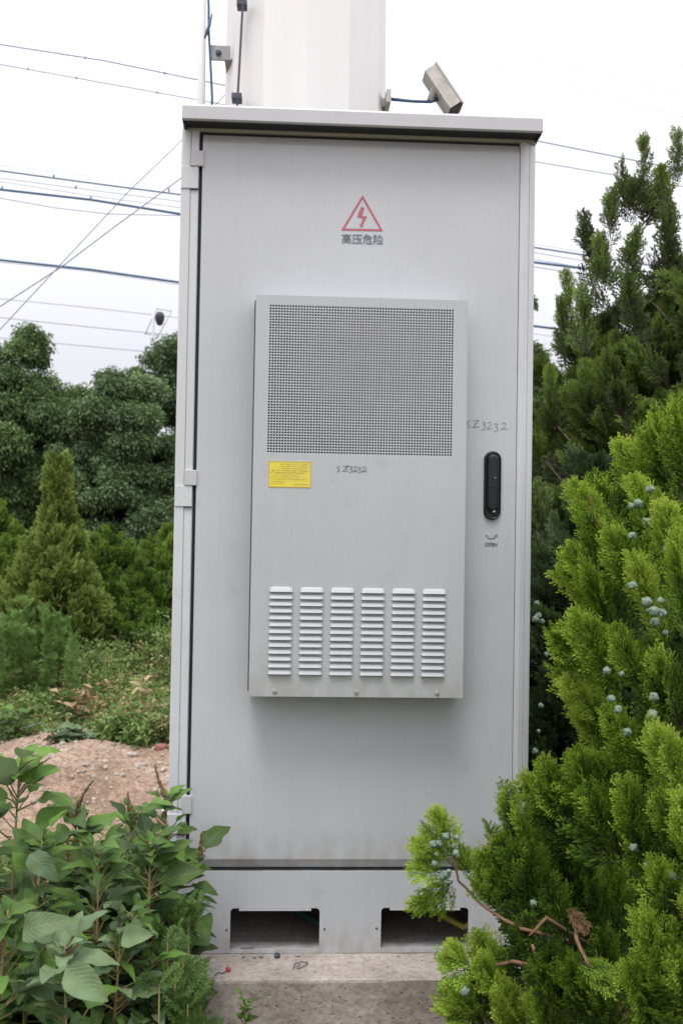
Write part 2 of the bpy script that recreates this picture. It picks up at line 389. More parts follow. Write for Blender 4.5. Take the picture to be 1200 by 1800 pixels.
# ------------------------------------------------------------------ concrete base
ZC = Z(590, 1677)                     # top of the concrete = bottom of the cabinet plinth
XL, XR = -.2466, .5151; DL, DR = -.2015, .4743
import bmesh
def rough_block(name, x0, x1, y0, y1, z0, z1, mat, amp=.005, step=.022, ch=.005):
    bm = bmesh.new(); bmesh.ops.create_cube(bm, size=1)
    for v in bm.verts: v.co = Vector(((x0+x1)/2+v.co.x*(x1-x0), (y0+y1)/2+v.co.y*(y1-y0), (z0+z1)/2+v.co.z*(z1-z0)))
    bmesh.ops.bevel(bm, geom=bm.edges[:], offset=ch, segments=2, affect='EDGES', profile=.5)
    for _ in range(5):
        es = [e for e in bm.edges if e.calc_length() > step]
        if not es: break
        bmesh.ops.subdivide_edges(bm, edges=es, cuts=1, use_grid_fill=True)
    bmesh.ops.triangulate(bm, faces=[f for f in bm.faces if len(f.verts) > 4])
    from mathutils import noise as mn
    for v in bm.verts:
        q = v.co*9; d = mn.noise_vector(q)*amp+mn.noise_vector(v.co*40)*amp*.35
        if v.co.z > z1-.004: d.z = -abs(d.z)*.4
        v.co += d
    me = bpy.data.meshes.new(name); bm.to_mesh(me); bm.free()
    return link(name, me, mat)
YC = -.118
cb = rough_block('concrete_block', XL-.09, XR+.12, YC, .85, -.06, ZC, M_conc)
tag(cb, 'rough grey concrete block under the metal cabinet', 'foundation')

# ------------------------------------------------------------------ cabinet
cab = empty('equipment_cabinet', (.13, .35, ZC), 'tall light grey metal outdoor equipment cabinet standing on the concrete block', 'cabinet')
def P(mb, name, mat, par=cab, loc=None):
    o = mb.build(name, mat)
    o.parent = par
    # keep world placement: parent chain offsets
    off = Vector((0, 0, 0)); q = par
    while q: off += q.location; q = q.parent
    o.location = -off; return o
def PF(o, par):
    off = Vector((0, 0, 0)); q = par
    while q: off += q.location; q = q.parent
    o.parent = par; o.location = -off; return o
DEP = .72; ZT = Z(600, 219)  # roof lip bottom (front plane y=0 value)
zdt, zdb = Z(600, 243), Z(530, 1526)
zpl = Z(530, 1533)            # top of plinth
RO = .05                      # roof overhang
rz0, rz1 = Z(600, 219, -RO), Z(600, 193, -RO)
rx0, rx1 = X(320, 200, -RO), X(954, 225, -RO)
ztop = rz0+.012
# carcass: side walls, back wall, inner
m = MB(); m.box(XL+.004, XR-.004, .03, DEP, zpl+.004, ztop); P(m, 'body', M_frame)
# header strip under roof
m = MB(); m.box(XL+.002, XR-.002, .004, .029, zdt+.0065, ztop-.001, .001); P(m, 'header', M_hinge)
m = MB(); m.box(DL-.0075, DR+.0015, .012, .029, zpl+.003, zdt+.006); P(m, 'door_gasket', M_rub_shade)
# corner columns (vertical extrusions with a groove)
def column(prof, name):
    mb = MB(); N = len(prof); z0, z1 = zpl+.002, zdt+.0055
    mb.add([(x, y, z0) for x, y in prof]+[(x, y, z1) for x, y in prof], [(i, (i+1) % N, N+(i+1) % N, N+i) for i in range(N)]+[tuple(range(N))[::-1], tuple(range(N, 2*N))])
    return P(mb, name, M_frame)
g = XL+.0205
column([(XL, .032), (XL, .004), (XL+.003, .001), (g-.0012, .001), (g-.0006, .004), (g+.0006, .004), (g+.0012, .001), (DL-.009, .001), (DL-.0075, .003), (DL-.0075, .032)], 'corner_post')
g = DR+.0235
column([(DR+.0016, .032), (DR+.0016, .002), (DR+.003, .0005), (DR+.012, .001), (g-.003, .006), (g-.0005, .0075), (g+.0002, .010), (g+.001, .0085), (XR-.005, .018), (XR-.001, .023), (XR, .027), (XR, .032)], 'corner_post')
# roof
m = MB()
ry1 = DEP+.03; t = .0025
prof = [(-RO+.004, rz1+.002), (-RO, rz1-.003), (-RO, rz0+.002), (-RO+.003, rz0), (-RO+.009, rz0+.0005), (-RO+.010, rz0+.012), (ry1-.01, rz0+.012), (ry1-.01, rz0), (ry1, rz0), (ry1, rz1), (DEP*.45, rz1+.018)]
N = len(prof)
m.add([(rx0, y, z) for y, z in prof]+[(rx1, y, z) for y, z in prof], [(i, N+i, N+(i+1) % N, (i+1) % N) for i in range(N)]+[tuple(range(N)), tuple(range(N, 2*N))[::-1]])
roof = P(m, 'roof', M_hinge)
for xa_, xb_ in ((rx0, rx0+.004), (rx1-.004, rx1)):
    m = MB(); m.box(xa_, xb_, -RO+.012, ry1-.012, rz0-.001, rz0+.011); P(m, 'side_lip', M_rub_shade, roof)
m = MB(); m.box(rx0+.005, rx1-.005, -RO+.0105, .0035, rz0+.004, rz0+.0115); P(m, 'underside_shade_panel', M_rub_shade, roof)  # black panel painting the shadow beneath the roof overhang
# door: front skin with top / bottom chamfers
yF = 0.0
m = MB(); cz = .018; dy = .009
prof = [(.028, zdt), (dy, zdt), (yF+.0006, zdt-cz+.0006), (yF, zdt-cz-.001), (yF, zdb+cz+.001), (yF+.0006, zdb+cz-.0006), (dy, zdb), (.028, zdb)]
nx = 24; N = len(prof); V = []; Fc = []
xs = [DL+(DR-DL)*i/nx for i in range(nx+1)]
for xx in xs: V += [(xx, y, z) for y, z in prof]
for i in range(nx):
    for j in range(N-1): Fc.append((i*N+j, i*N+j+1, (i+1)*N+j+1, (i+1)*N+j))
Fc += [tuple(range(N)), tuple(range(nx*N, nx*N+N))[::-1]]
m.add(V, Fc); door = P(m, 'door', M_door)
# hinges
for (ya, yb, yc, xa, xb) in ((265, 292, 331, 336, 358), (826, 853, 890, 325, 346), (1398, 1430, 1465, 321, 337)):
    m = MB(); m.box(X(xa, ya), X(xb, ya)+.001, -.004, .004, Z(xa, yb), Z(xa, ya), .0015); h = P(m, 'hinge', M_hinge)
    m = MB(); m.box(XL+.0005, DL-.0085, -.0015, .006, Z(xa, yc), Z(xa, yb)-.001, .0008); P(m, 'hinge_block', M_frame, h)
    m = MB(); m.box(DL-.024, DL-.0078, -.0030, .004, Z(xa, yc)-.0025, Z(xa, yc)-.0005, 0); P(m, 'hinge_dark_strip', M_rub_shade, h)  # last box: thin dark strip below the hinge block
# plinth with two cable openings
def opening(xa, xb, yt, yb):
    return rrect(X(xa, yt), X(xb, yt), Z(xa, yb), Z(xa, yt), .008, 5, False)
ops = [opening(405, 562, 1598, 1670), opening(670, 823.5, 1597, 1667)]
zp0 = ZC+.0005
pl = plate('plinth', [(XL+.003, zp0), (XR-.003, zp0), (XR-.003, zpl), (XL+.003, zpl)], ops, .004, .0025, M_plinth, None); PF(pl, cab)
m = MB()
m.box(XL+.003, XL+.006, .007, DEP, zp0, zpl-.0005); m.box(XR-.006, XR-.003, .007, DEP, zp0, zpl-.0005); m.box(XL+.0065, XR-.0065, DEP-.003, DEP, zp0, zpl-.0005)
m.box(XL+.0065, XR-.0065, .007, DEP-.0035, zpl-.003, zpl-.0005)
P(m, 'side_plates', M_door, pl)
m = MB(); m.box(XL+.008, XR-.008, .0072, .055, zp0+.0002, zp0+.003); P(m, 'floor_flange', M_door, pl)
for (sx, sz) in ((570, 1634), (398, 1636), (662, 1633), (831, 1633)):
    m = MB(); lathe_y(m, X(sx, sz), Z(sx, sz), [(.0022, .004), (.0022, .0025), (.0012, .0018)], 8); P(m, 'rivet', M_darkst, pl)
for q in ops:
    x0 = min(a for a, _ in q); x1 = max(a for a, _ in q); z1 = max(b_ for _, b_ in q)
    m = MB(); m.box(x0+.018, x1-.018, .0015, .0065, z1-.0045, z1-.001); P(m, 'flap_edge', M_hinge, pl)
for sx in (434, 788):
    m = MB(); sl = rrect(X(sx-12, 1664), X(sx+12, 1664), .018, .024, .003); 
    m.add([(a, c, zp0+.0036) for a, c in sl], [tuple(range(len(sl)))]); P(m, 'slot', M_rub_shade, pl)

# vent cover on the door
D2 = .078
bx0, bx1 = (X(451, 517, -D2)+X(436, 1224, -D2))/2, (X(823, 529, -D2)+X(812, 1227, -D2))/2
bz1, bz0 = (Z(451, 517, -D2)+Z(823, 529, -D2))/2, (Z(436, 1224, -D2)+Z(812, 1227, -D2))/2
px0, px1 = X(471, 670, -D2), X(796, 670, -D2); pz1, pz0 = (Z(473, 535, -D2)+Z(797, 544, -D2))/2, (Z(470, 797, -D2)+Z(795, 802, -D2))/2
m = MB(); e = .0012
m.add([(bx0, -D2, bz0), (bx0, -D2, bz1), (bx0+.0, -.0009, bz1), (bx0, -.0009, bz0)], [(0, 1, 2, 3)])
m.add([(bx1, -D2, bz0), (bx1, -D2, bz1), (bx1, -.0009, bz1), (bx1, -.0009, bz0)], [(3, 2, 1, 0)])
m.add([(bx0, -D2, bz1), (bx1, -D2, bz1), (bx1, -.0009, bz1), (bx0, -.0009, bz1)], [(0, 1, 2, 3)])
m.add([(bx0, -D2, bz0), (bx1, -D2, bz0), (bx1, -.0009, bz0), (bx0, -.0009, bz0)], [(3, 2, 1, 0)])
# face frame around the perforated field
nxh, nzh = 66, 54; pw = (px1-px0)/nxh; ph = (pz1-pz0)/nzh
yf = -D2
# small rolled edge: frame strips start 1.5 mm in
for (a, b_, c, d_) in ((bx0, px0, bz0, bz1), (px1, bx1, bz0, bz1), (px0, px1, pz1, bz1), (px0, px1, bz0, pz0)):
    m.add([(a, yf, c), (b_, yf, c), (b_, yf, d_), (a, yf, d_)], [(0, 1, 2, 3)])
# lip standing out around the edge so the corner catches light
vc = P(m, 'vent_cover', M_vent)
m = MB(); m.box(bx0-.003, bx0-.0003, -D2+.016, -.0005, bz0+.008, bz1-.008); P(m, 'side_shade_strip', M_rub_shade, vc)  # dark strip painting shade onto the left side of the cover
m = MB(); m.box(bx0+.003, bx1-.003, -D2+.008, -.0008, bz0+.003, bz1-.003); P(m, 'shade_backing', M_dark, vc)  # dark fill that paints the unlit interior seen through the holes
# perforated panel (real octagonal holes)
sq = np.array([(-.5, -.5), (0, -.5), (.5, -.5), (.5, 0), (.5, .5), (0, .5), (-.5, .5), (-.5, 0)])
ang = np.radians([225, 270, 315, 0, 45, 90, 135, 180]); hr = .375
tv = np.zeros((24, 3))
tv[:8, 0] = sq[:, 0]*pw; tv[:8, 2] = sq[:, 1]*ph
for o_, yy in ((8, 0), (16, .0025)):
    tv[o_:o_+8, 0] = np.cos(ang)*hr*pw; tv[o_:o_+8, 2] = np.sin(ang)*hr*ph; tv[o_:o_+8, 1] = yy
tq = np.array([(i, (i+1) % 8, 8+(i+1) % 8, 8+i) for i in range(8)]+[(8+i, 8+(i+1) % 8, 16+(i+1) % 8, 16+i) for i in range(8)])
ci, cj = np.meshgrid(np.arange(nxh), np.arange(nzh), indexing='ij')
pos = np.stack([px0+(ci.ravel()+.5)*pw, np.full(ci.size, yf), pz0+(cj.ravel()+.5)*ph], -1)
b = Bag(); b.put((tv, tq, np.zeros(24)), np.tile(np.eye(3), (len(pos), 1, 1)), pos, np.zeros(len(pos)))
PF(b.build('perforated_grille', M_vent), vc)
# louvers: six banks of thirteen
for ccol in range(6):
    xa = 473.5+ccol*53.7; mb = MB()
    for rr_ in range(13):
        yt = 1031+rr_*12.05+(xa-473)*.0145
        x0, x1 = X(xa, yt, yf), X(xa+42-(rr_*.0), yt, yf); zt = Z(xa, yt, yf); zb = Z(xa, yt+8.6, yf); r_ = .0072; sh = -.0003*rr_
        x0 += sh; x1 += sh; i_ = .007
        V = [(x0+.002, yf-.0002, zt-.002), (x0+i_, yf-.0002, zt), (x1-i_, yf-.0002, zt), (x1-.002, yf-.0002, zt-.002),
             (x0+.003, yf-.003, zt-.0045), (x0+i_, yf-.0038, zt-.003), (x1-i_, yf-.0038, zt-.003), (x1-.003, yf-.003, zt-.0045),
             (x0+.0015, yf-.0058, zb), (x0+i_, yf-r_, zb), (x1-i_, yf-r_, zb), (x1-.0015, yf-.0058, zb),
             (x0, yf-.0002, zb), (x1, yf-.0002, zb)]
        mb.add(V, [(0, 1, 5, 4), (1, 2, 6, 5), (2, 3, 7, 6), (4, 5, 9, 8), (5, 6, 10, 9), (6, 7, 11, 10), (0, 4, 8, 12), (3, 13, 11, 7)])
    lb = P(mb, 'louver_bank', M_louv, vc)
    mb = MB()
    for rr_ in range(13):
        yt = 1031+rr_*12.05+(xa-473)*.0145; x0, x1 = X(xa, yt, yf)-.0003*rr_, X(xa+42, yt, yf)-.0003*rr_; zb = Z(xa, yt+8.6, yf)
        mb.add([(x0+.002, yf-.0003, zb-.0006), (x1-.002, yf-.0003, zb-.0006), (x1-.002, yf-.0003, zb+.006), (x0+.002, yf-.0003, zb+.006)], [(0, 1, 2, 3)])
    P(mb, 'louver_slot_shade', M_dark, vc)  # flat dark quads painting the shade under each louver
for (sx, sz) in ((483, 1216), (626, 1217), (768, 1219)):
    m = MB(); lathe_y(m, X(sx, sz, yf), Z(sx, sz, yf), [(.0045, yf), (.0045, yf-.0012), (.0032, yf-.0022), (.0012, yf-.0022), (.0008, yf-.0012)], 14); P(m, 'screw', M_steel, vc)
# yellow label
lx0, lx1, lz1, lz0 = X(472.5, 810, yf), X(547, 811, yf), Z(510, 811, yf), Z(510, 857, yf)
m = MB(); m.box(lx0, lx1, yf-.0006, yf-.0001, lz0, lz1); lab = P(m, 'warning_label', M_yel, vc); tag(lab, 'yellow paper label with fine print')
mb = MB(); y_ = yf-.0008
def dash_row(z, xa, xb, h, dens=.8):
    x = xa
    while x < xb-.001:
        w_ = h*(.5+.5*rnd.random())
        if rnd.random() < dens: strokes([[(x, z+h*rnd.uniform(-.3, .4)), (x+w_*.5, z+h*rnd.uniform(-.4, .4)), (x+w_, z+h*rnd.uniform(-.4, .3))]], h*.42, y_, mb)
        x += w_+h*.18
LW = lx1-lx0
for i, (a, c, h, q) in enumerate(((.28, .95, .0022, .6), (.25, .93, .0016, .9), (.24, .9, .0016, .9), (.06, .92, .0024, .95), (.06, .86, .0024, .95), (.10, .72, .0015, .9), (.06, .70, .0015, .9), (.06, .92, .0015, .8), (.06, .40, .0016, .9), (.06, .38, .0014, .9), (.60, .93, .0016, .9))):
    dash_row(lz1-.006-(lz1-lz0-.011)*min(i, 9.3)/9.6, lx0+a*LW, lx0+c*LW, h, q)
P(mb, 'fine_print', M_yelink, vc)
mb = strokes([[(lx0+.001, lz0+.001), (lx1-.001, lz0+.001)], [(lx1-.001, lz0+.001), (lx1-.001, lz1-.001)], [(lx1-.001, lz1-.001), (lx0+.001, lz1-.001)], [(lx0+.001, lz1-.001), (lx0+.001, lz0+.001)]], .0014, y_)
P(mb, 'label_border', plain('label_edge', (.50, .38, .06), .6), vc)
# handwriting SZ3232
GL = {'S': [[(.8, .95), (.45, 1.0), (.1, .75), (.35, .5), (.65, .3), (.45, .05), (.05, .0)]],
      'Z': [[(.05, .95), (1.0, 1.0), (.95, .98), (.5, .5), (.05, .0), (.1, .0), (1.1, .08)], [(.3, .5), (.8, .54)]],
      '3': [[(.15, .9), (.5, 1.02), (.75, .8), (.35, .55), (.75, .4), (.7, .05), (.3, -.15), (.1, -.05)]],
      '2': [[(.15, .75), (.45, 1.0), (.75, .75), (.45, .3), (.05, .0), (.5, .05), (1.0, .08)]]}
def hand(s, pts, w, y, hpx, Y, par, name='handwriting', tilt=0):
    mb = MB()
    for ch, (cx, cy, wpx) in zip(s, pts):
        for st in GL[ch]:
            L = []
            for (u, v) in st: L.append((X(cx+u*wpx, cy-v*hpx, Y), Z(cx+u*wpx, cy-v*hpx, Y)))
            # smooth
            Q = []
            for i in range(len(L)-1):
                p0 = L[max(i-1, 0)]; p1 = L[i]; p2 = L[i+1]; p3 = L[min(i+2, len(L)-1)]
                for k_ in range(4):
                    t_ = k_/4; Q.append(tuple(.5*(2*p1[a]+(p2[a]-p0[a])*t_+(2*p0[a]-5*p1[a]+4*p2[a]-p3[a])*t_*t_+(3*p1[a]-p0[a]-3*p2[a]+p3[a])*t_**3) for a in (0, 1)))
            Q.append(L[-1]); strokes([Q], w, y, mb)
    return P(mb, name, M_pen, par)
hand('SZ3232', [(591, 829, 9), (602, 828, 10), (612, 829, 9), (620, 829, 9), (627, 830, 9), (635, 829, 10)], .0014, yf-.0007, 9, yf, vc)
# extra joined tail on the third and fifth digits
hand('SZ3232', [(820, 752, 8), (830, 751, 11), (845, 754, 10), (855, 754, 10), (866, 757, 11), (879, 755, 12)], .0012, -.0006, 12, 0, door)
# warning triangle, bolt and characters
yd = -.0007
tri = [(637, 343), (599.5, 405), (673, 406.5)]; T3 = [(X(a, c), Z(a, c)) for a, c in tri]
cx = sum(a for a, _ in T3)/3; cz_ = sum(c for _, c in T3)/3
inn = [(cx+(a-cx)*.84, cz_+(c-cz_)*.84) for a, c in T3]
mb = MB(); mb.add([(a, yd, c) for a, c in T3]+[(a, yd, c) for a, c in inn], [(0, 1, 4, 3), (1, 2, 5, 4), (2, 0, 3, 5)])
PF(P(mb, 'warning_triangle', M_red, door), door)
bolt = [(634, 364), (640, 365.5), (636, 380), (645, 380.5), (637, 396), (639, 397), (633.5, 400), (632, 393.5), (634, 394), (637.5, 384), (627.5, 382)]
mb = MB(); mb.add([(X(a, c), yd, Z(a, c)) for a, c in bolt], [tuple(range(len(bolt)))]); P(mb, 'lightning_bolt', M_red, door)
tx = text('warning_characters', '高压危险', X(637, 422), Z(637, 422), .02, yd, M_ink, None, width=X(673.5, 422)-X(600.5, 422), bold=.0003); PF(tx, door)
tx = text('open_lettering', 'OPEN', X(862.5, 958), Z(862.5, 957.5), .009, yd, M_ink, None, width=X(873.5, 958)-X(851.5, 958), bold=.00035); PF(tx, door)
arc = [(X(862.5+10.5*math.cos(a), 935+12*math.sin(a)), Z(862.5+10.5*math.cos(a), 935+12*math.sin(a))) for a in np.linspace(2.45, .62, 12)]
mb = strokes([arc[2:]], .0026, yd); a = arc[-1]
mb.add([(a[0]-.0035, yd, a[1]+.0005), (a[0]+.0038, yd, a[1]-.0022), (a[0]+.0025, yd, a[1]+.0040)], [(0, 1, 2)])
strokes([[(arc[0][0]-.002, arc[0][1]-.001), (arc[0][0]+.003, arc[0][1]+.002)], [(arc[0][0]-.002, arc[0][1]+.003), (arc[0][0]+.003, arc[0][1]-.002)]], .0012, yd, mb)
P(mb, 'turn_arrow', M_ink, door)
# handle
hx, hz1, hz0 = X(864.5, 853), Z(864, 793), Z(864, 914); hw = (X(879.5, 853)-X(849.5, 853))/2
def capsule(mb, cx, z0, z1, prof, n=14):
    """prof list of (half width, y)"""
    rings = []
    for w_, y in prof:
        d_ = hw-w_; r = [(cx+w_*math.cos(a), y, z1-hw+w_*math.sin(a)) for a in np.linspace(0, math.pi, n)]
        r += [(cx+w_*math.cos(a), y, z0+hw+w_*math.sin(a)) for a in np.linspace(math.pi, 2*math.pi, n)]
        rings.append(r)
    N = 2*n; V = [p for r in rings for p in r]
    Fc = [(i*N+k, i*N+(k+1) % N, (i+1)*N+(k+1) % N, (i+1)*N+k) for i in range(len(prof)-1) for k in range(N)]+[tuple(range((len(prof)-1)*N, len(prof)*N))]
    mb.add(V, Fc, False)
mb = MB(); capsule(mb, hx, hz0, hz1, [(hw, 0), (hw, -.004), (hw-.0015, -.0068), (hw-.003, -.0075), (hw-.0045, -.0065), (hw-.005, -.003)]); hd = P(mb, 'handle', M_hand, door)
mb = MB(); hsave = hw
def lever():
    global hw
    z0, z1 = hz0+.018, hz1-.007; hw = hsave-.0065
    capsule(mb, hx, z0, z1, [(hw, -.003), (hw, -.010), (hw-.002, -.0125), (hw-.005, -.0135)])
    hw = hsave
lever(); lv = P(mb, 'handle_lever', M_hand, door)
m = MB(); lathe_y(m, X(866.5, 899), Z(866, 899), [(.0042, -.003), (.0042, -.0092), (.0028, -.011), (.001, -.0115)], 14); P(m, 'lock_screw', M_chrome, door)
m = MB(); kx, kz = X(867.5, 841), Z(867, 841); m.add([(kx-.002, -.0142, kz+.004), (kx+.0022, -.0142, kz), (kx-.001, -.0142, kz-.003), (kx-.0005, -.0155, kz)], [(0, 3, 1), (1, 3, 2), (2, 3, 0)]); P(m, 'key_cover_chip', M_steel, door)
m = MB(); m.box(hx-.005, hx+.007, -.0145, -.0136, kz-.02, kz+.008, .0004); P(m, 'key_cover', M_hand, door)
# cables inside the plinth
for i, (x0, col, lb_) in enumerate(((.0, M_wire, 'dark cable curling inside the left opening of the cabinet foot'), (.30, plain('yellow_cable', (.42, .34, .06), .5), 'yellowish cable lying inside the right opening of the cabinet foot'))):
    mb = MB(); z_ = zp0+.015
    pts = [(x0+.02, .6, z_), (x0+.06, .42, z_+.005), (x0+.03, .27, z_+.02), (x0+.02, .13, z_+.03), (x0+.09, .07, z_+.012), (x0+.135, .06, z_+.045), (x0+.13, .10, zpl-.01)]
    pp = []
    for k_ in range(len(pts)-1):
        for t_ in (0, .33, .66): pp.append([pts[k_][a]*(1-t_)+pts[k_+1][a]*t_ for a in range(3)])
    pp.append(pts[-1]); mb.tube(pp, .007); tag(mb.build('power_cable', col if i else plain('teal_cable', (.02, .06, .07), .45)), lb_, 'cable')

# ------------------------------------------------------------------ litter on the concrete
def lump(name, c, r, mat, label, cat, n=2, flat=.6, group=None):
    bm = bmesh.new(); bmesh.ops.create_icosphere(bm, subdivisions=n, radius=1)
    sx, sy = rnd.uniform(.8, 1.3), rnd.uniform(.7, 1.1)
    for v in bm.verts:
        k_ = 1+rnd.uniform(-.18, .18); v.co = Vector((v.co.x*r*sx*k_, v.co.y*r*sy*k_, v.co.z*r*flat*k_))
    me = bpy.data.meshes.new(name); bm.to_mesh(me); bm.free(); o = link(name, me, mat, None, tuple(c)); tag(o, label, cat, group); return o
def on_conc(px, py, r=0):
    # point on top of the concrete seen at the pixel
    d = _fw+_r*(px-600)/F+_u*(900-py)/F; t_ = (ZC-EYE[2])/d[2]; q = EYE+d*t_; return (q[0], q[1], ZC+r)
lump('plastic_scrap', on_conc(401, 1707, .003), .0055, M_redp, 'tiny red plastic scrap on the concrete ledge', 'scrap', 2, .9)
lump('pebble', on_conc(487, 1683, .004), .007, M_darkst, 'round dark pebble against the foot of the cabinet', 'pebble', 2, .8)
for px_, py_, r_, lb_ in ((428, 1683, .004, 'small grey crumb nearest the left end of the cabinet foot'), (447, 1684, .004, 'small grey crumb in the middle of the row of three crumbs'), (459, 1683, .005, 'small grey crumb next to the round dark pebble'), (524, 1682, .005, 'brownish chip lying alone under the left opening'), (700, 1682, .003, 'tiny dark chip under the right opening of the cabinet foot')):
    lump('concrete_crumb', on_conc(px_, py_, .003), r_, M_steel, lb_, 'crumb', 1, .7, 'crumbs on the concrete ledge')
mb = MB(); q = [(515, 1704), (519, 1696), (530, 1693), (540, 1693.5), (541, 1696), (532, 1702), (524, 1705), (522, 1702), (527, 1698)]
mb.tube([on_conc(a, c, .0015+.002*abs(math.sin(i))) for i, (a, c) in enumerate(q)], .0009, 5); tag(mb.build('wire_loop', M_darkst), 'thin twisted dark wire loop on the concrete ledge', 'wire')
mb = MB(); mb.tube([on_conc(a, c, .002) for a, c in ((378, 1716), (384, 1711), (390, 1713), (396, 1710))], .0012, 5); tag(mb.build('twig_scrap', M_darkst), 'short dark scrap of twig beside the red plastic scrap', 'twig')

# ------------------------------------------------------------------ mast and what hangs on it
YT = 1.65
tc0 = (X(398, 100, YT)+X(677, 100, YT))/2; tr = (X(677, 100, YT)-X(398, 100, YT))/2
mast = empty('steel_mast', (tc0, YT, 0), 'wide off-white faceted steel mast rising behind the cabinet', 'mast')
mb = MB(); n12 = 12
V = []; rot = 0.0
for z_, r_ in ((-.1, tr*1.10), (2.3, tr*1.02), (8, tr*.93)):
    V += [(tc0+r_*math.cos(rot+2*math.pi*k/n12), YT+r_*math.sin(rot+2*math.pi*k/n12), z_) for k in range(n12)]
mb.add(V, [(i*n12+k, i*n12+(k+1) % n12, (i+1)*n12+(k+1) % n12, (i+1)*n12+k) for i in range(2) for k in range(n12)]+[tuple(range(n12))[::-1], tuple(range(2*n12, 3*n12))])
P(mb, 'shaft', M_tower, mast)
mb = MB(); yw = YT-tr*.86; a = at(427, 3, yw); c = at(418, 168, yw)
mb.tube([a+(a-c)*3, a, c, c+(c-a)*.35], .0045, 6); P(mb, 'earthing_rod', M_darkst, mast)
for k in (0, 1):
    q = (a, c)[k]; mb = MB(); mb.box(q[0]-.022, q[0]+.014, yw-.004, yw+.045, q[2]-.012, q[2]+.010, .003); P(mb, 'rod_clamp', M_darkst, mast)
# pipe on its bracket
pipe = empty('conduit_pipe', tuple(at(356, 300, YT-.1)), 'thin off-white pipe standing left of the wide mast', 'pipe')
mb = MB(); a = at(358, -200, YT-.1); c = at(354, 178, YT-.1); mb.tube([a, c, at(351, 400, YT-.1), (c[0], YT-.1, 0)], .0148, 12); P(mb, 'tube', M_tower, pipe)
mb = MB(); q = at(386, 97, YT-.1); mb.box(q[0]-.034, q[0]+.04, YT-.12, YT-.112, q[2]-.028, q[2]+.028, .002); mb.box(q[0]+.02, q[0]+.05, YT-.13, YT+.05, q[2]-.03, q[2]-.024)
bk = P(mb, 'bracket', M_steel, pipe)
mb = MB(); lathe_y(mb, q[0]-.002, q[2]-.002, [(.011, YT-.12), (.011, YT-.128), (.006, YT-.130)], 6); P(mb, 'bolt', M_darkst, bk)
mb = MB(); pts = [at(a_, b_, YT-.14) for a_, b_ in ((363, -60), (367, 10), (367, 55), (370, 110), (373, 172), (372, 260))]; mb.tube(pts, .0052, 6)
fc = mb.build('feeder_cable', M_wire); tag(fc, 'dark blue cable hanging between the thin pipe and the wide mast', 'cable')
mb = MB(); pts = [at(a_, b_, YT-.15) for a_, b_ in ((373, 24), (368, 45), (363, 58), (360, 68))]; mb.tube(pts, [.003, .006, .006, .003], 6); PF(P(mb, 'cable_tie', M_wire, fc), fc)
# security camera
YS = YT-.1; q = at(683, 174, YS)
sc_ = empty('security_camera', tuple(q), 'beige box-shaped security camera tilted on an arm right of the mast', 'camera')
mb = MB(); mb.box(q[0]-.012, q[0]+.006, YS-.03, YS+.12, q[2]-.025, q[2]+.028, .004); mb.box(q[0]-.06, q[0]-.012, YS+.03, YS+.06, q[2]-.015, q[2]+.015); P(mb, 'mount_plate', M_beige, sc_)
mb = MB(); mb.tube([at(684, 174, YS), at(725, 178, YS), at(757, 179, YS), at(768, 174, YS)], [.007, .006, .006, .009], 8); P(mb, 'arm', M_wire, sc_)
mb = MB(); mb.tube([at(755, 178, YS), at(762, 160, YS), at(768, 150, YS)], [.013, .016, .018], 10); P(mb, 'swivel', M_beige, sc_)
a = Vector(at(753, 127, YS)); c = Vector(at(797, 193, YS)); ax = (c-a).normalized(); sd_ = Vector((0, 1, 0)); up = ax.cross(sd_)
def obox(mb, a, c, up, sd_, hu, hs, e=0):
    V = [p+up*su*hu+sd_*ss*hs for p in (a, c) for su in (-1, 1) for ss in (-1, 1)]
    mb.add(V, [(0, 1, 3, 2), (4, 6, 7, 5), (0, 4, 5, 1), (2, 3, 7, 6), (0, 2, 6, 4), (1, 5, 7, 3)])
mb = MB(); obox(mb, a, c, up, sd_, .024, .045); hs_ = P(mb, 'housing', M_beige, sc_)
sgn = 1 if up.x > 0 else -1
mb = MB(); obox(mb, a-ax*.004+up*sgn*.027, c+ax*.010+up*sgn*.027, up, sd_, .003, .048); P(mb, 'sunshade', plain('pale_shade', (.54, .52, .48), .5), hs_)
mb = MB(); obox(mb, c+ax*.001, c+ax*.012, up, sd_, .019, .038); P(mb, 'front_glass', M_rub_shade, hs_)

# ------------------------------------------------------------------ overhead cables
def cable(pts, Y, w, label, mat=M_wire, clips=(), pal=None, name='overhead_cable', slack=0):
    """pts: photo measurements from left to right; w = diameter in photo px"""
    (xa, ya), (xb, yb) = pts[0], pts[-1]
    sl = (pts[1][1]-ya)/(pts[1][0]-xa); sr = (yb-pts[-2][1])/(xb-pts[-2][0])
    full = [(xa-700, ya-sl*700)]+list(pts)+[(xb+900, yb+sr*900)] if slack == 0 else list(pts)
    P3 = [Vector(at(a, c, Y)) for a, c in full]; out = []
    for i in range(len(P3)-1):
        p0 = P3[max(i-1, 0)]; p1 = P3[i]; p2 = P3[i+1]; p3 = P3[min(i+2, len(P3)-1)]
        for k_ in range(8):
            t_ = k_/8; out.append(p1.lerp(p2, t_))
    out.append(P3[-1]); mb = MB(); mb.tube(out, w/2/F*(Y+2.1), 6)
    for cxp, cyp, h in clips:
        q = Vector(at(cxp, cyp, Y)); r_ = 1.6/F*(Y+2.1); mb.tube([q, q+Vector((0, 0, h/F*(Y+2.1)))], r_, 5)
    return tag(mb.build(name, mat), label, 'cable', 'overhead cables crossing the sky')
Yc = 19
cable([(0, 78), (180, 106), (390, 149), (955, 250), (1080, 275)], Yc, 2.6, 'blue-grey overhead cable meeting the left frame edge highest of all', plain('cable_blue', (.16, .24, .38), .5), [(150, 104, 5), (290, 131, 5)])
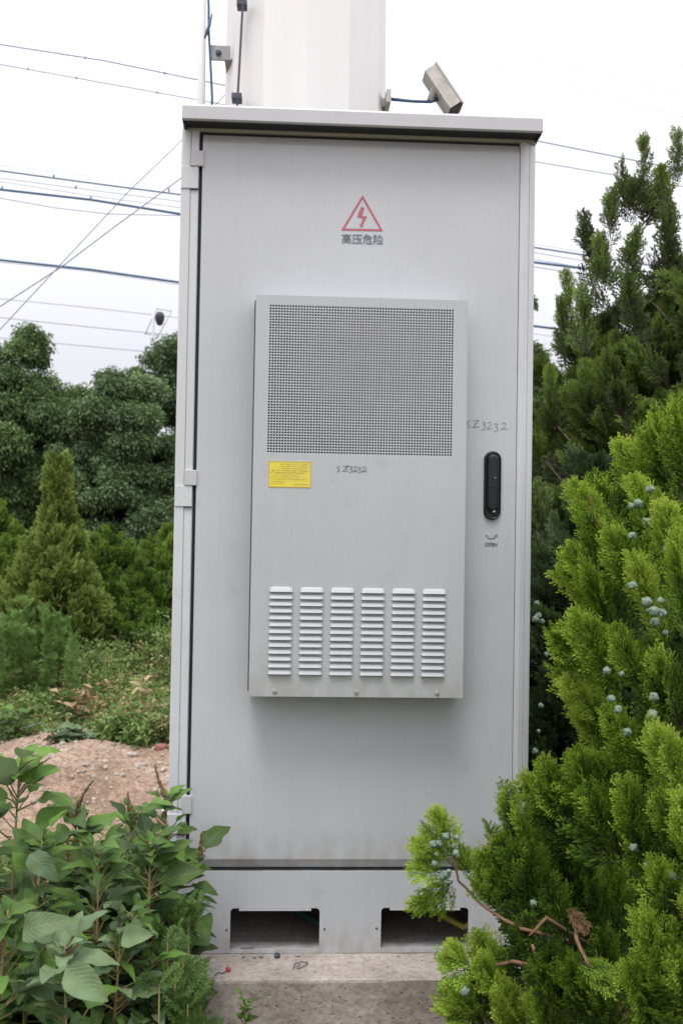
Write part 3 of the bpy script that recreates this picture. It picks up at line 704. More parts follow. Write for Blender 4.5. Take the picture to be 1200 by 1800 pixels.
cable([(0, 113), (140, 138), (345, 175), (945, 285), (1070, 306)], Yc+.4, 2.2, 'second highest overhead cable on the left, running just under the top one', M_wire2, [(50, 123, 5), (135, 139, 5), (277, 165, 5)])
cable([(677, 31), (900, 92), (1125, 150)], 26, 1.1, 'faint thin wire starting beside the mast above the security camera', M_wire2)
cable([(677, 66), (860, 112), (1100, 178)], 26.5, 1.1, 'faint thin wire just over the security camera, lower of the close pair', M_wire2)
cable([(765, 0), (900, 38), (1050, 76)], 27, 1.0, 'faint wire in the top right corner, topmost on the right', M_wire2)
cable([(0, 300), (95, 313), (200, 327), (316, 342), (945, 436), (1010, 446)], 16, 3.0, 'medium cable with small hanging clips over the thick dark bundle', M_wire, [(134, 326, -6), (297, 337, 5), (95, 311, 4)])
cable([(0, 290), (120, 304), (316, 333), (945, 430), (1010, 441)], 16.3, .9, 'hair-thin wire directly above the cable with hanging clips', M_wire2)
cable([(0, 313), (160, 334), (316, 354), (945, 445), (1010, 456)], 16.6, 1.6, 'thin wire just below the cable with hanging clips', M_wire2)
cable([(0, 319), (160, 344), (316, 365), (945, 457), (1010, 468)], 16.9, 1.4, 'thin wire running close over the thick dark bundle', M_wire2)
cable([(0, 333), (160, 351), (316, 376), (945, 462), (1010, 470)], 15.5, 4.6, 'thick dark blue cable bundle crossing left of the cabinet roof', M_wire, [(4, 333, 6), (160, 350, 5)])
cable([(0, 348), (95, 365), (190, 376), (316, 379), (945, 470), (1010, 480)], 15.8, 1.8, 'slack thin wire sagging just beneath the thick bundle', M_wire2)
cable([(0, 457), (160, 474), (313, 496), (945, 574), (985, 579)], 14.5, 4.4, 'single thick blue cable halfway down, below the crossing guy wires', M_wire)
cable([(0, 461), (160, 477), (313, 500), (945, 588), (985, 594)], 14.8, 1.1, 'hair-thin wire hugging the underside of the single thick blue cable', M_wire2)
cable([(0, 525), (160, 541), (310, 558), (945, 630)], 30, 1.4, 'upper of three distant wires above the left treetops', M_wire2)
cable([(0, 558), (160, 575), (310, 590), (945, 660)], 30.5, 1.6, 'middle of three distant wires above the left treetops', M_wire2)
cable([(0, 594), (95, 603), (310, 623), (945, 690)], 31, 1.5, 'lowest of three distant wires, touching the left treetops', M_wire2)
def guy(pts, w, label):
    Ys = np.linspace(7.5, YT, len(pts)); P3 = [Vector(at(a, c, y)) for (a, c), y in zip(pts, Ys)]
    mb = MB()
    for i in range(len(P3)-1): pass
    mb.tube(P3, [w/2/F*(y+2.1) for y in Ys], 6); return tag(mb.build('guy_wire', M_wire2), label, 'wire', 'guy wires of the mast')
def lin(pts, n=14):
    return pts
guy([(-200, 775), (0, 580), (130, 440), (230, 333), (313, 253), (402, 160)], 1.6, 'steeper of two thin guy wires rising to the mast')
guy([(-250, 700), (0, 539), (110, 468), (205, 396), (316, 315), (402, 250)], 2.0, 'flatter of two thin guy wires rising behind the cabinet corner')
# distant lamp mast
YL = 30; k = (YL+2.1)/F; q = at(270, 640, YL)
lm = empty('street_lamp', (float(q[0]), YL, 0), 'distant thin lamp mast with dark oval head in a wire frame above the trees', 'lamp')
mb = MB(); mb.tube([(q[0], YL, 0), at(270, 580, YL), at(271, 528, YL)], [5*k, 2.2*k, 1.6*k], 6); P(mb, 'pole', plain('pale_pole', (.6, .66, .74), .5), lm)
mb = MB()
for a_, b_ in (((276, 543), (255, 588)), ((302, 547), (278, 591)), ((276, 543), (302, 547)), ((255, 587), (280, 590))): mb.tube([at(*a_, YL), at(*b_, YL)], .8*k, 5)
P(mb, 'frame', M_steel, lm)
mb = MB(); c = Vector(at(281, 561, YL)); V = []
prof = [(0, 13), (5, 12), (8, 7), (8.5, 2), (7, -4), (4.5, -10), (0, -12)]
for r_, h in prof:
    for i in range(12): V.append(c+Vector((r_*k*math.cos(i*math.pi/6), r_*k*math.sin(i*math.pi/6), h*k)))
mb.add(V, [(i*12+j, i*12+(j+1) % 12, (i+1)*12+(j+1) % 12, (i+1)*12+j) for i in range(6) for j in range(12)], True); P(mb, 'lamp_head', M_rub_shade, lm)

# ================================================================== vegetation
def kites(segs, w):
    """segs: list of (base, tip, width, tintbase, tinttip) -> template arrays; axis X, lateral Y"""
    V = []; Q = []; T = []
    for (b_, t_, w_, ta, tb) in segs:
        b_ = np.array(b_, float); t_ = np.array(t_, float); d = t_-b_; s = np.array([-d[1], d[0], 0]); s /= (np.linalg.norm(s)+1e-9)
        mid = b_+d*.62; lift = np.array([0, 0, w_*rnd.uniform(-.5, .9)]); k_ = len(V)
        V += [b_, mid+s*w_/2+lift, t_, mid-s*w_/2+lift*.3]; Q.append((k_, k_+3, k_+2, k_+1)); T += [ta, (ta+tb)/2, tb, (ta+tb)/2]
    return np.array(V), np.array(Q), np.array(T)
def spray_template(nside=13, ntw=7, tw=.028, seed=0, open_=38, flat=True):
    r = random.Random(seed); segs = []
    bend = r.uniform(-.12, .12); droop = r.uniform(-.1, .12)
    def axp(t): return np.array([t, bend*t*t, droop*t*t])
    N = 8
    for i in range(N): segs.append((axp(i/N), axp((i+1)/N+.02), tw*.9, .0+.4*i/N, .4*(i+1)/N))
    for i in range(nside):
        t = .05+.93*i/nside; sgn = 1 if i % 2 else -1; L = (.60*(1-t)**.8+.10)*r.uniform(.7, 1.15)
        a = math.radians(open_+r.uniform(-8, 8))*sgn
        d = np.array([math.cos(a), math.sin(a), r.uniform(-.15, .15)]); b_ = axp(t)
        cur = -a*.35/L if L > 0 else 0
        pts = [b_]; aa = a
        M_ = max(3, int(ntw*L/.5))
        for k in range(M_):
            pts.append(pts[-1]+np.array([math.cos(aa), math.sin(aa), d[2]])*L/M_); aa += cur*L/M_
            segs.append((pts[-2], pts[-1]+(pts[-1]-pts[-2])*.3, tw*.85, .15+.5*k/M_, .25+.6*(k+1)/M_))
            for s2 in (1, -1):
                l2 = L*.34*(1-.6*k/M_)*r.uniform(.6, 1.2)+.02
                a2 = aa+s2*math.radians(34+r.uniform(-9, 9))
                e = pts[-1]+np.array([math.cos(a2)*l2, math.sin(a2)*l2, r.uniform(-.03, .03)])
                segs.append((pts[-1]-(pts[-1]-pts[-2])*r.random()*.5, e, tw*r.uniform(.8, 1.15), .3, .75+.25*r.random()))
    return kites(segs, tw)
SP_HI = [spray_template(12, 6, .034, s, 36) for s in range(7)]
SP_MID = [spray_template(9, 4, .055, 20+s) for s in range(4)]
SP_LO = [spray_template(6, 2, .11, 40+s) for s in range(4)]
def plume_sprays(P0, d, L, n, sl, jit=.8, tint=0.0, taper=.45):
    """returns arrays for sprays along a plume"""
    s = rg.random(n)**.8
    pos = P0[None]+d[None]*(L*s)[:, None]
    rv = unit(rg.normal(size=(n, 3))); side = unit(np.cross(rv, d[None]))
    a = (jit*(1.05-s))[:, None]
    dd = unit(d[None]*np.cos(a*.8)+side*np.sin(a*.8)+np.array([0, 0, .12])[None])
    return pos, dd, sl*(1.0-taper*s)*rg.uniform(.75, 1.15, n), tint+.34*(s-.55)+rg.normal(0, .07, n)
def emit(bag, tmpls, pos, dd, sc, tint, flat=None):
    nrm = unit(rg.normal(size=pos.shape)*np.array([1, 1, .35])) if flat is None else unit(np.array([0, -1., .25])+rg.normal(0, flat, pos.shape)); w = rg.integers(0, len(tmpls), len(pos))
    for k, t in enumerate(tmpls):
        m_ = w == k
        if m_.any():
            M, p = frames(pos[m_], dd[m_], nrm[m_], sc[m_]); bag.put(t, M, p, tint[m_])
def make_cypress(name, label, base, H, prof, npl, L, sl, nsp, tmpls, mat, facing=True, seed=1, inner=.35, cat='tree', group=None, tint=0., zmin=.05, lean=(0, 0), up=.75, trunk=True, noise=.22):
    """prof(t in 0..1)-> radius at relative height; plumes over the surface"""
    root = empty(name, (base[0], base[1], base[2] if len(base) > 2 else 0), label, cat, group)
    B = np.array([base[0], base[1], base[2] if len(base) > 2 else 0.0]); bag = Bag()
    lump_ = rg.uniform(0, 6.28, 6)
    for i in range(npl):
        t = zmin+(1-zmin)*rg.random()**.85
        if prof(t) < rg.random()*max(prof(q) for q in (.1, .3, .5, .7)): t = zmin+(1-zmin)*rg.random()
        az = rg.uniform(0, 2*math.pi)
        if facing and math.sin(az) > .35 and rg.random() < .8: az = -az    # most of it on the side one can see
        rr = prof(t)*(1+noise*math.sin(3*az+lump_[0]+t*9)+noise*.7*math.sin(5*az+lump_[1]-t*17))*(1 if rg.random() > inner else rg.uniform(.3, .85))
        out = np.array([math.cos(az), math.sin(az), 0.0])
        P0 = B+out*max(rr-L*.45, 0)+np.array([lean[0]*t, lean[1]*t, t*H-L*.4])
        d = unit(out*(1-up*min(1, t*1.05))+np.array([0, 0, up])+rg.normal(0, .16, 3))
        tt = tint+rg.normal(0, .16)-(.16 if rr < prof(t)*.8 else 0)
        kt = .45+.55*(1-t)
        P0[2] += L*.25*(1-kt)
        emit(bag, tmpls, *plume_sprays(P0, d, L*kt*rg.uniform(.7, 1.25), nsp, sl*(.35+.65*kt), tint=tt))
    o = bag.build('crown', mat); PF(o, root)
    if trunk:
        mb = MB(); mb.tube([(B[0], B[1], B[2]-.1), (B[0]+.02, B[1], B[2]+H*.4), (B[0]+lean[0]*.8, B[1]+lean[1]*.8, B[2]+H*.88)], [H*.02+.02, H*.014+.012, .006], 8, jit=.1)
        for k in range(14):
            z_ = H*rnd.uniform(.15, .85); a_ = rnd.uniform(0, 6.28); r_ = prof(z_/H)*.8
            mb.tube([(B[0], B[1], B[2]+z_-.05), (B[0]+math.cos(a_)*r_*.5, B[1]+math.sin(a_)*r_*.5, B[2]+z_+r_*.3), (B[0]+math.cos(a_)*r_, B[1]+math.sin(a_)*r_, B[2]+z_+r_*.9)], [.014, .009, .004], 5)
        P(mb, 'trunk', M_bark, root)
    return root, bag
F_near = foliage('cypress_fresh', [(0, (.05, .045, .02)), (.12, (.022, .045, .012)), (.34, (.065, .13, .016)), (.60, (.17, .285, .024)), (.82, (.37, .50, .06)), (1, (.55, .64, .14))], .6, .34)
F_dark = foliage('cypress_old', [(0, (.075, .055, .035)), (.14, (.04, .045, .022)), (.38, (.065, .10, .034)), (.65, (.13, .195, .04)), (1, (.27, .38, .07))], .6, .2)
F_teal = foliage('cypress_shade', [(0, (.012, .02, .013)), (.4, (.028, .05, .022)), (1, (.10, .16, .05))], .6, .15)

# ---- foreground cypress on the right
def pr_fg(t): return .50*min(1, (t+.25)/.45)*max(0.02, (1-t))**.55*1.22
BF = (1.08, -.18, 0.)
fg = empty('cypress_shrub', BF, 'bright yellow-green cypress shrub with bluish cones overlapping the cabinet foot on the right', 'shrub', None)
bag = Bag()
def P3(px, py, Y): return np.array(at(px, py, Y))
# plumes measured along the silhouette: base, tip, depth, density
tips = [((1215, 900), (1188, 716), -.35), ((1190, 900), (1150, 745), -.3), ((1170, 930), (1128, 770), -.25), ((1165, 930), (1085, 775), -.2), ((1130, 985), (1045, 850), -.25), ((1120, 1000), (1014, 872), -.3),
        ((1130, 1040), (1030, 915), -.35), ((1110, 1120), (1000, 965), -.35), ((1100, 1130), (988, 1000), -.3), ((1110, 1180), (1030, 1010), -.4), ((1100, 1230), (975, 1120), -.35), ((1120, 1250), (1005, 1085), -.45), ((1090, 1300), (985, 1185), -.3),
        ((1110, 1330), (1005, 1215), -.35), ((1110, 1370), (1020, 1265), -.3), ((1150, 1100), (1075, 940), -.45), ((1180, 1000), (1110, 850), -.4), ((1210, 1080), (1165, 900), -.5), ((1190, 1180), (1120, 1000), -.5), ((1215, 1150), (1190, 960), -.55),
        ((1180, 1300), (1090, 1130), -.5), ((1210, 1330), (1150, 1150), -.55), ((1170, 1420), (1070, 1260), -.5), ((1220, 1450), (1150, 1290), -.6), ((1130, 1450), (1040, 1340), -.4), ((1100, 1480), (1000, 1365), -.4),
        ((1080, 1520), (945, 1390), -.38), ((1030, 1500), (925, 1375), -.33), ((1010, 1470), (960, 1360), -.35), ((1100, 1540), (1040, 1400), -.5), ((1150, 1560), (1100, 1390), -.55), ((1210, 1580), (1160, 1400), -.6), ((1060, 1460), (1020, 1345), -.45),
        ((1220, 1700), (1150, 1530), -.65), ((1200, 1800), (1130, 1620), -.68), ((1160, 1850), (1110, 1700), -.65), ((1230, 1850), (1190, 1690), -.7), ((1250, 1600), (1200, 1420), -.7), ((1240, 1760), (1215, 1560), -.7),
        ((920, 1640), (890, 1390), -.36), ((925, 1650), (865, 1460), -.33), ((935, 1640), (915, 1410), -.38), ((940, 1620), (905, 1480), -.34), ((915, 1600), (850, 1520), -.30),
        ((990, 1770), (965, 1690), -.45), ((1010, 1800), (950, 1710), -.45), ((1040, 1810), (1005, 1710), -.48), ((920, 1800), (850, 1700), -.38), ((890, 1800), (840, 1640), -.33), ((1080, 1850), (1050, 1720), -.5),
        ((880, 1830), (800, 1760), -.36), ((940, 1870), (880, 1740), -.4), ((1000, 1870), (940, 1760), -.45)]
for (b_, t_, Y) in tips:
    p0, p1 = P3(*b_, Y+.05), P3(*t_, Y); L = np.linalg.norm(p1-p0)
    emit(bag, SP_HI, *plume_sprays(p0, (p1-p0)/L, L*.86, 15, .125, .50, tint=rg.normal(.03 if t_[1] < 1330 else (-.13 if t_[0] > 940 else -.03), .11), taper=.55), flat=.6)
    emit(bag, SP_HI, p1[None]-((p1-p0)/L)[None]*.075, ((p1-p0)/L)[None]+rg.normal(0, .1, (1, 3)), np.array([.085]), np.array([.16]), flat=.5)
for (b_, t_, Y) in (((1010, 1720), (960, 1560), -.33), ((965, 1740), (915, 1610), -.33), ((1060, 1700), (1030, 1540), -.30), ((1010, 1640), (975, 1500), -.28), ((1100, 1700), (1080, 1560), -.3), ((940, 1790), (930, 1660), -.35), ((1020, 1830), (990, 1700), -.36), ((1070, 1800), (1060, 1660), -.34), ((970, 1660), (930, 1540), -.30)):
    p0, p1 = P3(*b_, Y), P3(*t_, Y); L = np.linalg.norm(p1-p0)
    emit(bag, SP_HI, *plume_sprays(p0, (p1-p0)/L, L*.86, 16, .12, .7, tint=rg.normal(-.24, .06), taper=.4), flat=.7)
# light tufts in front of the foot of the cabinet
for (b_, t_, Y, n_) in (((800, 1525), (728, 1440), -.3, 9), ((795, 1510), (765, 1420), -.31, 9), ((800, 1520), (725, 1480), -.3, 7), ((790, 1535), (735, 1522), -.3, 6), ((830, 1560), (805, 1480), -.3, 6), ((870, 1600), (845, 1490), -.3, 12), ((850, 1590), (880, 1500), -.3, 8), ((800, 1545), (745, 1595), -.3, 6), ((785, 1575), (738, 1590), -.3, 5),
                       ((850, 1700), (782, 1690), -.36, 8), ((840, 1710), (795, 1668), -.36, 8), ((850, 1790), (775, 1775), -.38, 8), ((845, 1780), (790, 1745), -.38, 6), ((1010, 1690), (1060, 1715), -.5, 4)):
    p0, p1 = P3(*b_, Y), P3(*t_, Y); L = np.linalg.norm(p1-p0)
    emit(bag, SP_HI, *plume_sprays(p0, (p1-p0)/L, L*.7, n_, .072, .6, tint=rg.normal(.12, .05)), flat=.6)
# body of the shrub behind the measured plumes
for i in range(190):
    t = .12+.83*rg.random(); az = rg.uniform(math.pi*.75, math.pi*2.0); rr = pr_fg(t)*rg.uniform(.45, .92)
    out = np.array([math.cos(az), math.sin(az), 0.]); p0 = np.array([BF[0]+.05, BF[1], 0])+out*rr*.95+np.array([0, 0, t*1.62-.1])
    if p0[0] < XR+.06 and p0[1] > -.1: continue
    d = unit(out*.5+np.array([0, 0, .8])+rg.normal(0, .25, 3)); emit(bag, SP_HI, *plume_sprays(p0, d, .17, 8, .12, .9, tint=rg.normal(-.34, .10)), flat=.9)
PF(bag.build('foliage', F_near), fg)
def branch(pts, r0, r1, par, name='branch', mat=M_cwood):
    P_ = [Vector(at(*q)) for q in pts]; out = []
    for i in range(len(P_)-1):
        for k_ in range(3): out.append(P_[i].lerp(P_[i+1], k_/3)+Vector((rnd.uniform(-1, 1), 0, rnd.uniform(-1, 1)))*.0012)
    out.append(P_[-1]); mb = MB(); mb.tube(out, list(np.linspace(r0, r1, len(out))), 6); return P(mb, name, mat, par)
branch([(1080, 1700, -.3), (1000, 1655, -.36), (915, 1632, -.36), (870, 1608, -.33), (835, 1580, -.31), (805, 1548, -.3), (797, 1510, -.3), (792, 1480, -.3)], .0042, .0016, fg)
branch([(1080, 1690, -.3), (960, 1612, -.38), (930, 1645, -.38)], .004, .0025, fg)
branch([(1010, 1640, -.45), (1020, 1670, -.5), (1035, 1698, -.52)], .0035, .0025, fg)
branch([(960, 1700, -.4), (900, 1690, -.38), (862, 1700, -.36), (845, 1735, -.37)], .004, .002, fg)
branch([(940, 1760, -.4), (948, 1700, -.42), (935, 1660, -.4)], .004, .003, fg)
branch([(1200, 1900, -.3), (1090, 1780, -.4), (1030, 1760, -.42)], .004, .002, fg)
mb = MB(); mb.tube([(BF[0], BF[1], -.1), (BF[0]-.03, BF[1], .5), (BF[0]-.05, BF[1]+.02, 1.3)], [.035, .025, .008], 8, jit=.1)
for k in range(16):
    z_ = rnd.uniform(.2, 1.1); a_ = rnd.uniform(math.pi*.9, math.pi*1.9); r_ = .36
    mb.tube([(BF[0]-.02, BF[1], z_), (BF[0]+math.cos(a_)*r_*.5, BF[1]+math.sin(a_)*r_*.5, z_+.10), (BF[0]+math.cos(a_)*r_, BF[1]+math.sin(a_)*r_, z_+.28)], [.01, .007, .003], 5)
P(mb, 'trunk', M_bark, fg)
bag = Bag()
for i in range(5):
    px_, py_ = rnd.choice(((1010, 1560), (1060, 1480), (960, 1560), (1120, 1330), (1050, 1440), (990, 1600), (1150, 1400), (1100, 1220), (930, 1720), (1180, 1650))); p = P3(px_+rnd.uniform(-40, 40), py_+rnd.uniform(-40, 40), rnd.uniform(-.42, -.2))
    d = unit(rg.normal(size=3)+np.array([-.4, -.6, -.2])); emit(bag, SP_HI, *plume_sprays(p, d, .04, 1, .055, .9, tint=.3))
PF(bag.build('dead_sprigs', foliage('dead_cypress', [(0, (.12, .07, .04)), (1, (.30, .18, .09))], .8, .15)), fg)
for i in range(6):
    px_ = rnd.uniform(960, 1190); py_ = rnd.uniform(900, 1750)
    if px_ < 1010 and py_ < 1400: continue
    branch([(px_+70, py_+90, -.22), (px_+30, py_+45, -.34), (px_, py_, -.42), (px_-10, py_-45, -.44)], .0025, .001, fg, 'twig')
def cone_mesh():
    bm = bmesh.new(); bmesh.ops.create_icosphere(bm, subdivisions=3, radius=1)
    horns = [Vector((rnd.gauss(0, 1), rnd.gauss(0, 1), rnd.gauss(0, 1))).normalized() for _ in range(7)]
    for v in bm.verts:
        k_ = 1.0; 
        for h in horns:
            d_ = v.co.normalized().dot(h)
            if d_ > .9: k_ += (d_-.9)*2.4
            elif d_ > .72: k_ -= .05
        v.co *= k_; v.co.z *= 1.15
    me = bpy.data.meshes.new('seed_cone'); bm.to_mesh(me); bm.free(); me.polygons.foreach_set('use_smooth', [True]*len(me.polygons)); me.materials.append(M_cone); return me
CM = [cone_mesh() for _ in range(3)]
def cones(lst, par, r, off):
    for i, (px_, py_, Y) in enumerate(lst):
        o = bpy.data.objects.new('seed_cone', CM[i % 3]); C.objects.link(o); q = at(px_, py_, Y); o.parent = par
        o.location = Vector(q)-par.location; s_ = r*rnd.choice((.65, .8, .95, 1.05, 1.15)); o.scale = (s_, s_, s_); o.rotation_euler = (rnd.uniform(0, 3), rnd.uniform(0, 3), rnd.uniform(0, 3))
cones([(783, 1470, -.34), (797, 1487, -.34), (771, 1482, -.33), (801, 1500, -.35), (767, 1501, -.33), (763, 1518, -.33), (786, 1537, -.34), (778, 1541, -.33), (789, 1532, -.35), (760, 1484, -.33), (802, 1472, -.34),
       (937, 1587, -.42), (816, 1743, -.39),
       (1111, 1029, -.56), (1136, 1058, -.58), (1160, 1056, -.6), (1148, 1074, -.6), (1163, 1078, -.6), (1150, 1093, -.58), (1168, 1112, -.58), (1121, 885, -.45), (1108, 890, -.45), (1138, 918, -.45), (1142, 860, -.45), (1110, 942, -.48), (1168, 965, -.5),
       (1066, 1179, -.52), (1092, 1185, -.52), (1074, 1228, -.52), (1086, 1247, -.55), (1146, 1256, -.58), (1102, 1287, -.54), (1148, 1225, -.58), (1112, 1490, -.56), (1140, 1520, -.6), (1180, 1540, -.66)], fg, .0064, 0)

# ---- dark cypress with pale cones close behind
def pr_c(t): return max(.02, .46*(1-t)**.6*min(1, (t+.15)/.25))
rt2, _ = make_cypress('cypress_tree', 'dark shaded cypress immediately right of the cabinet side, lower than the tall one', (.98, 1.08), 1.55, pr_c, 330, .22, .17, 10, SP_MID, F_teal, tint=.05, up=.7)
cones([(946, 1082, .75), (952, 1092, .75), (941, 1088, .75), (950, 1240, .7), (946, 1285, .7), (968, 1340, .7), (943, 1060, .75), (960, 1150, .7), (940, 1320, .7)], rt2, .0085, 0)
# ---- tall cypress group at right, further back
def pr_t(t): return max(.03, 1.12*(1-t)**.72*min(1, (t+.2)/.35))
g_ = 'tall cypress trees right of the cabinet'
q = at(1150, 235, 2.4)
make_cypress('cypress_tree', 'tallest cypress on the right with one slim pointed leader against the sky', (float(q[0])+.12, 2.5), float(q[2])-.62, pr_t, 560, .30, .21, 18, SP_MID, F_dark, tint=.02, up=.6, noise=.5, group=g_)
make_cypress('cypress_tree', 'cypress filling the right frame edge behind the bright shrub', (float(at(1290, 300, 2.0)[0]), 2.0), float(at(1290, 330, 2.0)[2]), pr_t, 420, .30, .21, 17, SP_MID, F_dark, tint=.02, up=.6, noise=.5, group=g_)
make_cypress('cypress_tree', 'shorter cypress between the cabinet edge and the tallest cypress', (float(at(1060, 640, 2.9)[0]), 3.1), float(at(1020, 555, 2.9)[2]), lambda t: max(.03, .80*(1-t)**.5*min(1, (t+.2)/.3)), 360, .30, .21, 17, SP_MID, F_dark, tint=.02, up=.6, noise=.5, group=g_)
# upright leaders
def leaders(lst, label_root, name='leader'):
    bag = Bag()
    for (b_, t_, Y, n_, s_) in lst:
        p0, p1 = P3(*b_, Y), P3(*t_, Y); L = np.linalg.norm(p1-p0)
        emit(bag, SP_MID, *plume_sprays(p0, (p1-p0)/L, L*.85, int(n_*.7), s_*.8, .85, tint=rg.normal(-.02, .12)))
    return bag
allr = [o for o in C.objects if o.name.startswith('cypress_tree')]
lb = leaders([((1128, 420), (1130, 232), 2.4, 46, .2), ((1110, 400), (1090, 285), 2.4, 30, .2), ((1165, 420), (1160, 300), 2.4, 30, .2), ((1190, 340), (1190, 225), 2.3, 22, .17), ((1070, 470), (1075, 335), 2.4, 26, .18), ((1080, 430), (1060, 335), 2.5, 10, .12),
              ((1050, 520), (1025, 378), 2.5, 34, .2), ((1070, 560), (1050, 420), 2.4, 34, .22), ((1100, 560), (1120, 400), 2.3, 40, .22), ((1160, 560), (1175, 360), 2.3, 44, .24), ((1030, 640), (1020, 500), 2.5, 30, .2), ((1130, 660), (1100, 480), 2.2, 36, .22), ((1180, 700), (1170, 520), 2.2, 36, .22)], None)
PF(lb.build('leader_shoots', F_dark), allr[1])
lb = leaders([((1010, 620), (995, 475), 2.9, 26, .2), ((1000, 700), (985, 530), 2.9, 30, .22), ((1040, 720), (1030, 560), 2.7, 30, .22), ((975, 760), (965, 655), 2.8, 28, .2), ((1000, 760), (1000, 660), 2.7, 30, .2)], None)
PF(lb.build('leader_shoots', F_dark), allr[3])

# ---- broadleaf background trees
def leaf_cluster(n, r, w, seed):
    r_ = np.random.default_rng(seed); V = []; Q = []; T = []
    for i in range(n):
        c = unit(r_.normal(size=3))*r*r_.random()**.4; d = unit(c*.5+r_.normal(0, .5, 3)*r+np.array([0, 0, -.45*r])); up_ = unit(r_.normal(size=3)*.6+np.array([0, 0, 1]))
        s = unit(np.cross(up_, d)); nn = np.cross(d, s); L = r_.uniform(.7, 1.2); k_ = len(V); ww = w*L
        V += [c, c+d*L*.45+s*ww/2+nn*.06*L, c+d*L-nn*.1*L, c+d*L*.45-s*ww/2+nn*.06*L, c+d*L*.5]
        t_ = r_.uniform(-.2, .25); Q += [(k_, k_+4, k_+2, k_+1), (k_, k_+3, k_+2, k_+4)]; T += [.4+t_]*5
    return np.array(V), np.array(Q), np.array(T)
LC = [leaf_cluster(13, 1.5, .46, s) for s in range(4)]
F_broad = foliage('broadleaf', [(0, (.042, .065, .034)), (.4, (.09, .15, .052)), (.7, (.165, .245, .09)), (1, (.28, .36, .15))], .5, .25)  # leaf colours here and below lightened to paint in slight haze
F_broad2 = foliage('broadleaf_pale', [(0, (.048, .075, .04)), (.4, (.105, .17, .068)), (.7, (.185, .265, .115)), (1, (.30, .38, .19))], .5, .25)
def broadleaf(label, px_, ptop, Y, R, ls=.062, nc=70, mat=None, group='broadleaf trees in the background', seed=0, depth=1.):
    x = float(at(px_, ptop, Y)[0]); H = float(at(px_, ptop, Y)[2]); root = empty('broadleaf_tree', (x, Y, 0), label, 'tree', group); bag = Bag()
    mb = MB(); mb.tube([(x, Y, -.1), (x+.05, Y, H*.3), (x-.05, Y, H*.75)], [.13, .10, .03], 8, jit=.08)
    for i in range(int(nc*1.45)):
        u = unit(rg.normal(size=3)); u[1] = -abs(u[1]) if rg.random() < .8 else u[1]
        hz = H*.52; c = np.array([x, Y, H*.5])+u*np.array([R, R*depth, hz])*rg.uniform(.5, .95); c[2] = max(c[2], .15)
        rc = rg.uniform(.14, .38)*R*.62; n_ = int(150*(rc/(R*.2))**1.2)+30
        v = unit(rg.normal(size=(n_, 3))); v[:, 2] = np.where(rg.random(n_) < .35, v[:, 2], np.abs(v[:, 2])); v[:, 1] = np.where(rg.random(n_) < .3, v[:, 1], -np.abs(v[:, 1]))
        v = unit(v); p = c+v*rc*np.array([1, 1, .8])*rg.uniform(.45, 1.25, (n_, 1))*(1+.3*np.sin(v[:, :1]*7+i)*np.sin(v[:, 2:]*6)); w = rg.integers(0, 4, n_)
        tint = rg.normal(0, .09)+rg.normal(0, .06, n_)+.08*v[:, 2]  # last term lightens clump tops, painting light from above into leaf colour
        dd = unit(v+rg.normal(0, .3, v.shape)); up_ = unit(rg.normal(0, .4, v.shape)+np.array([0, 0, 1.]))
        for k_ in range(4):
            m_ = w == k_; M, pp = frames(p[m_], dd[m_], up_[m_], np.full(m_.sum(), ls)); bag.put(LC[k_], M, pp, tint[m_])
        if i % 5 == 0: mb.tube([(x, Y, H*.25+.3*abs(c[2]-H*.3)), ((x+c[0])/2, (Y+c[1])/2, (H*.4+c[2])/2), tuple(c)], [.05, .03, .01], 5)
    PF(bag.build('crown', mat or F_broad), root); P(mb, 'trunk', M_bark, root); return root
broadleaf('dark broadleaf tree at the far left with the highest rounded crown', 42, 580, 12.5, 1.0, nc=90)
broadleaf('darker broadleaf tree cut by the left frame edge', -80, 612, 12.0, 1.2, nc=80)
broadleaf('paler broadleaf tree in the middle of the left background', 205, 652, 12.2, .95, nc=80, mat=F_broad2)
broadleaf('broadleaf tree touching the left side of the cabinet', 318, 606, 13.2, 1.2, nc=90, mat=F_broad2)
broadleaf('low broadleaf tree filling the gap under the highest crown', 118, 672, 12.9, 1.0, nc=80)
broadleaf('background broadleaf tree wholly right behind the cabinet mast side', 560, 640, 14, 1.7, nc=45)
broadleaf('small dark broadleaf tree just past the cabinet right edge', 925, 640, 12, 1.3, nc=55)
broadleaf('slim broadleaf tree showing a few twigs against the sky beside the cabinet right edge', 900, 470, 9, .55, nc=40)
# ---- left cypresses
def pr_l(t): return max(.02, .62*(1-t)**.85*min(1, (t+.3)/.4))
F_lc = foliage('cypress_olive', [(0, (.035, .05, .018)), (.35, (.08, .125, .03)), (.7, (.17, .24, .05)), (1, (.30, .38, .10))], .55, .2)
F_lg = foliage('cypress_green', [(0, (.03, .05, .014)), (.35, (.075, .14, .024)), (.7, (.16, .26, .04)), (1, (.28, .40, .08))], .55, .2)
g_ = 'small conical cypress trees left of the cabinet'
def lcyp(label, px_, pt, Y, R, npl, mat, tint, seed=0):
    q = at(px_, pt, Y); return make_cypress('conical_cypress', label, (float(q[0]), Y), float(q[2]), lambda t: max(.02, R*(1-t)**(1.0 if R == .54 else .6)*min(1, (t+.3)/.4)), npl, .26, .24, 9, SP_LO, mat, tint=tint, up=.8, noise=.2, group=g_)
lcyp('olive-green cone-shaped cypress with the sharpest top, left of the cabinet', 105, 815, 6.6, .54, 460, F_lc, .22)
lcyp('green cypress left of the sharp-topped cone, cut by the frame edge', -5, 905, 7.4, .85, 440, F_lg, .1)
lcyp('rounded green cypress on the right flank of the sharp-topped cone', 190, 940, 7.2, .72, 420, F_lg, .02)
lcyp('yellow-green cypress half hidden by the cabinet left edge', 300, 935, 7.6, .72, 380, F_lg, .18)
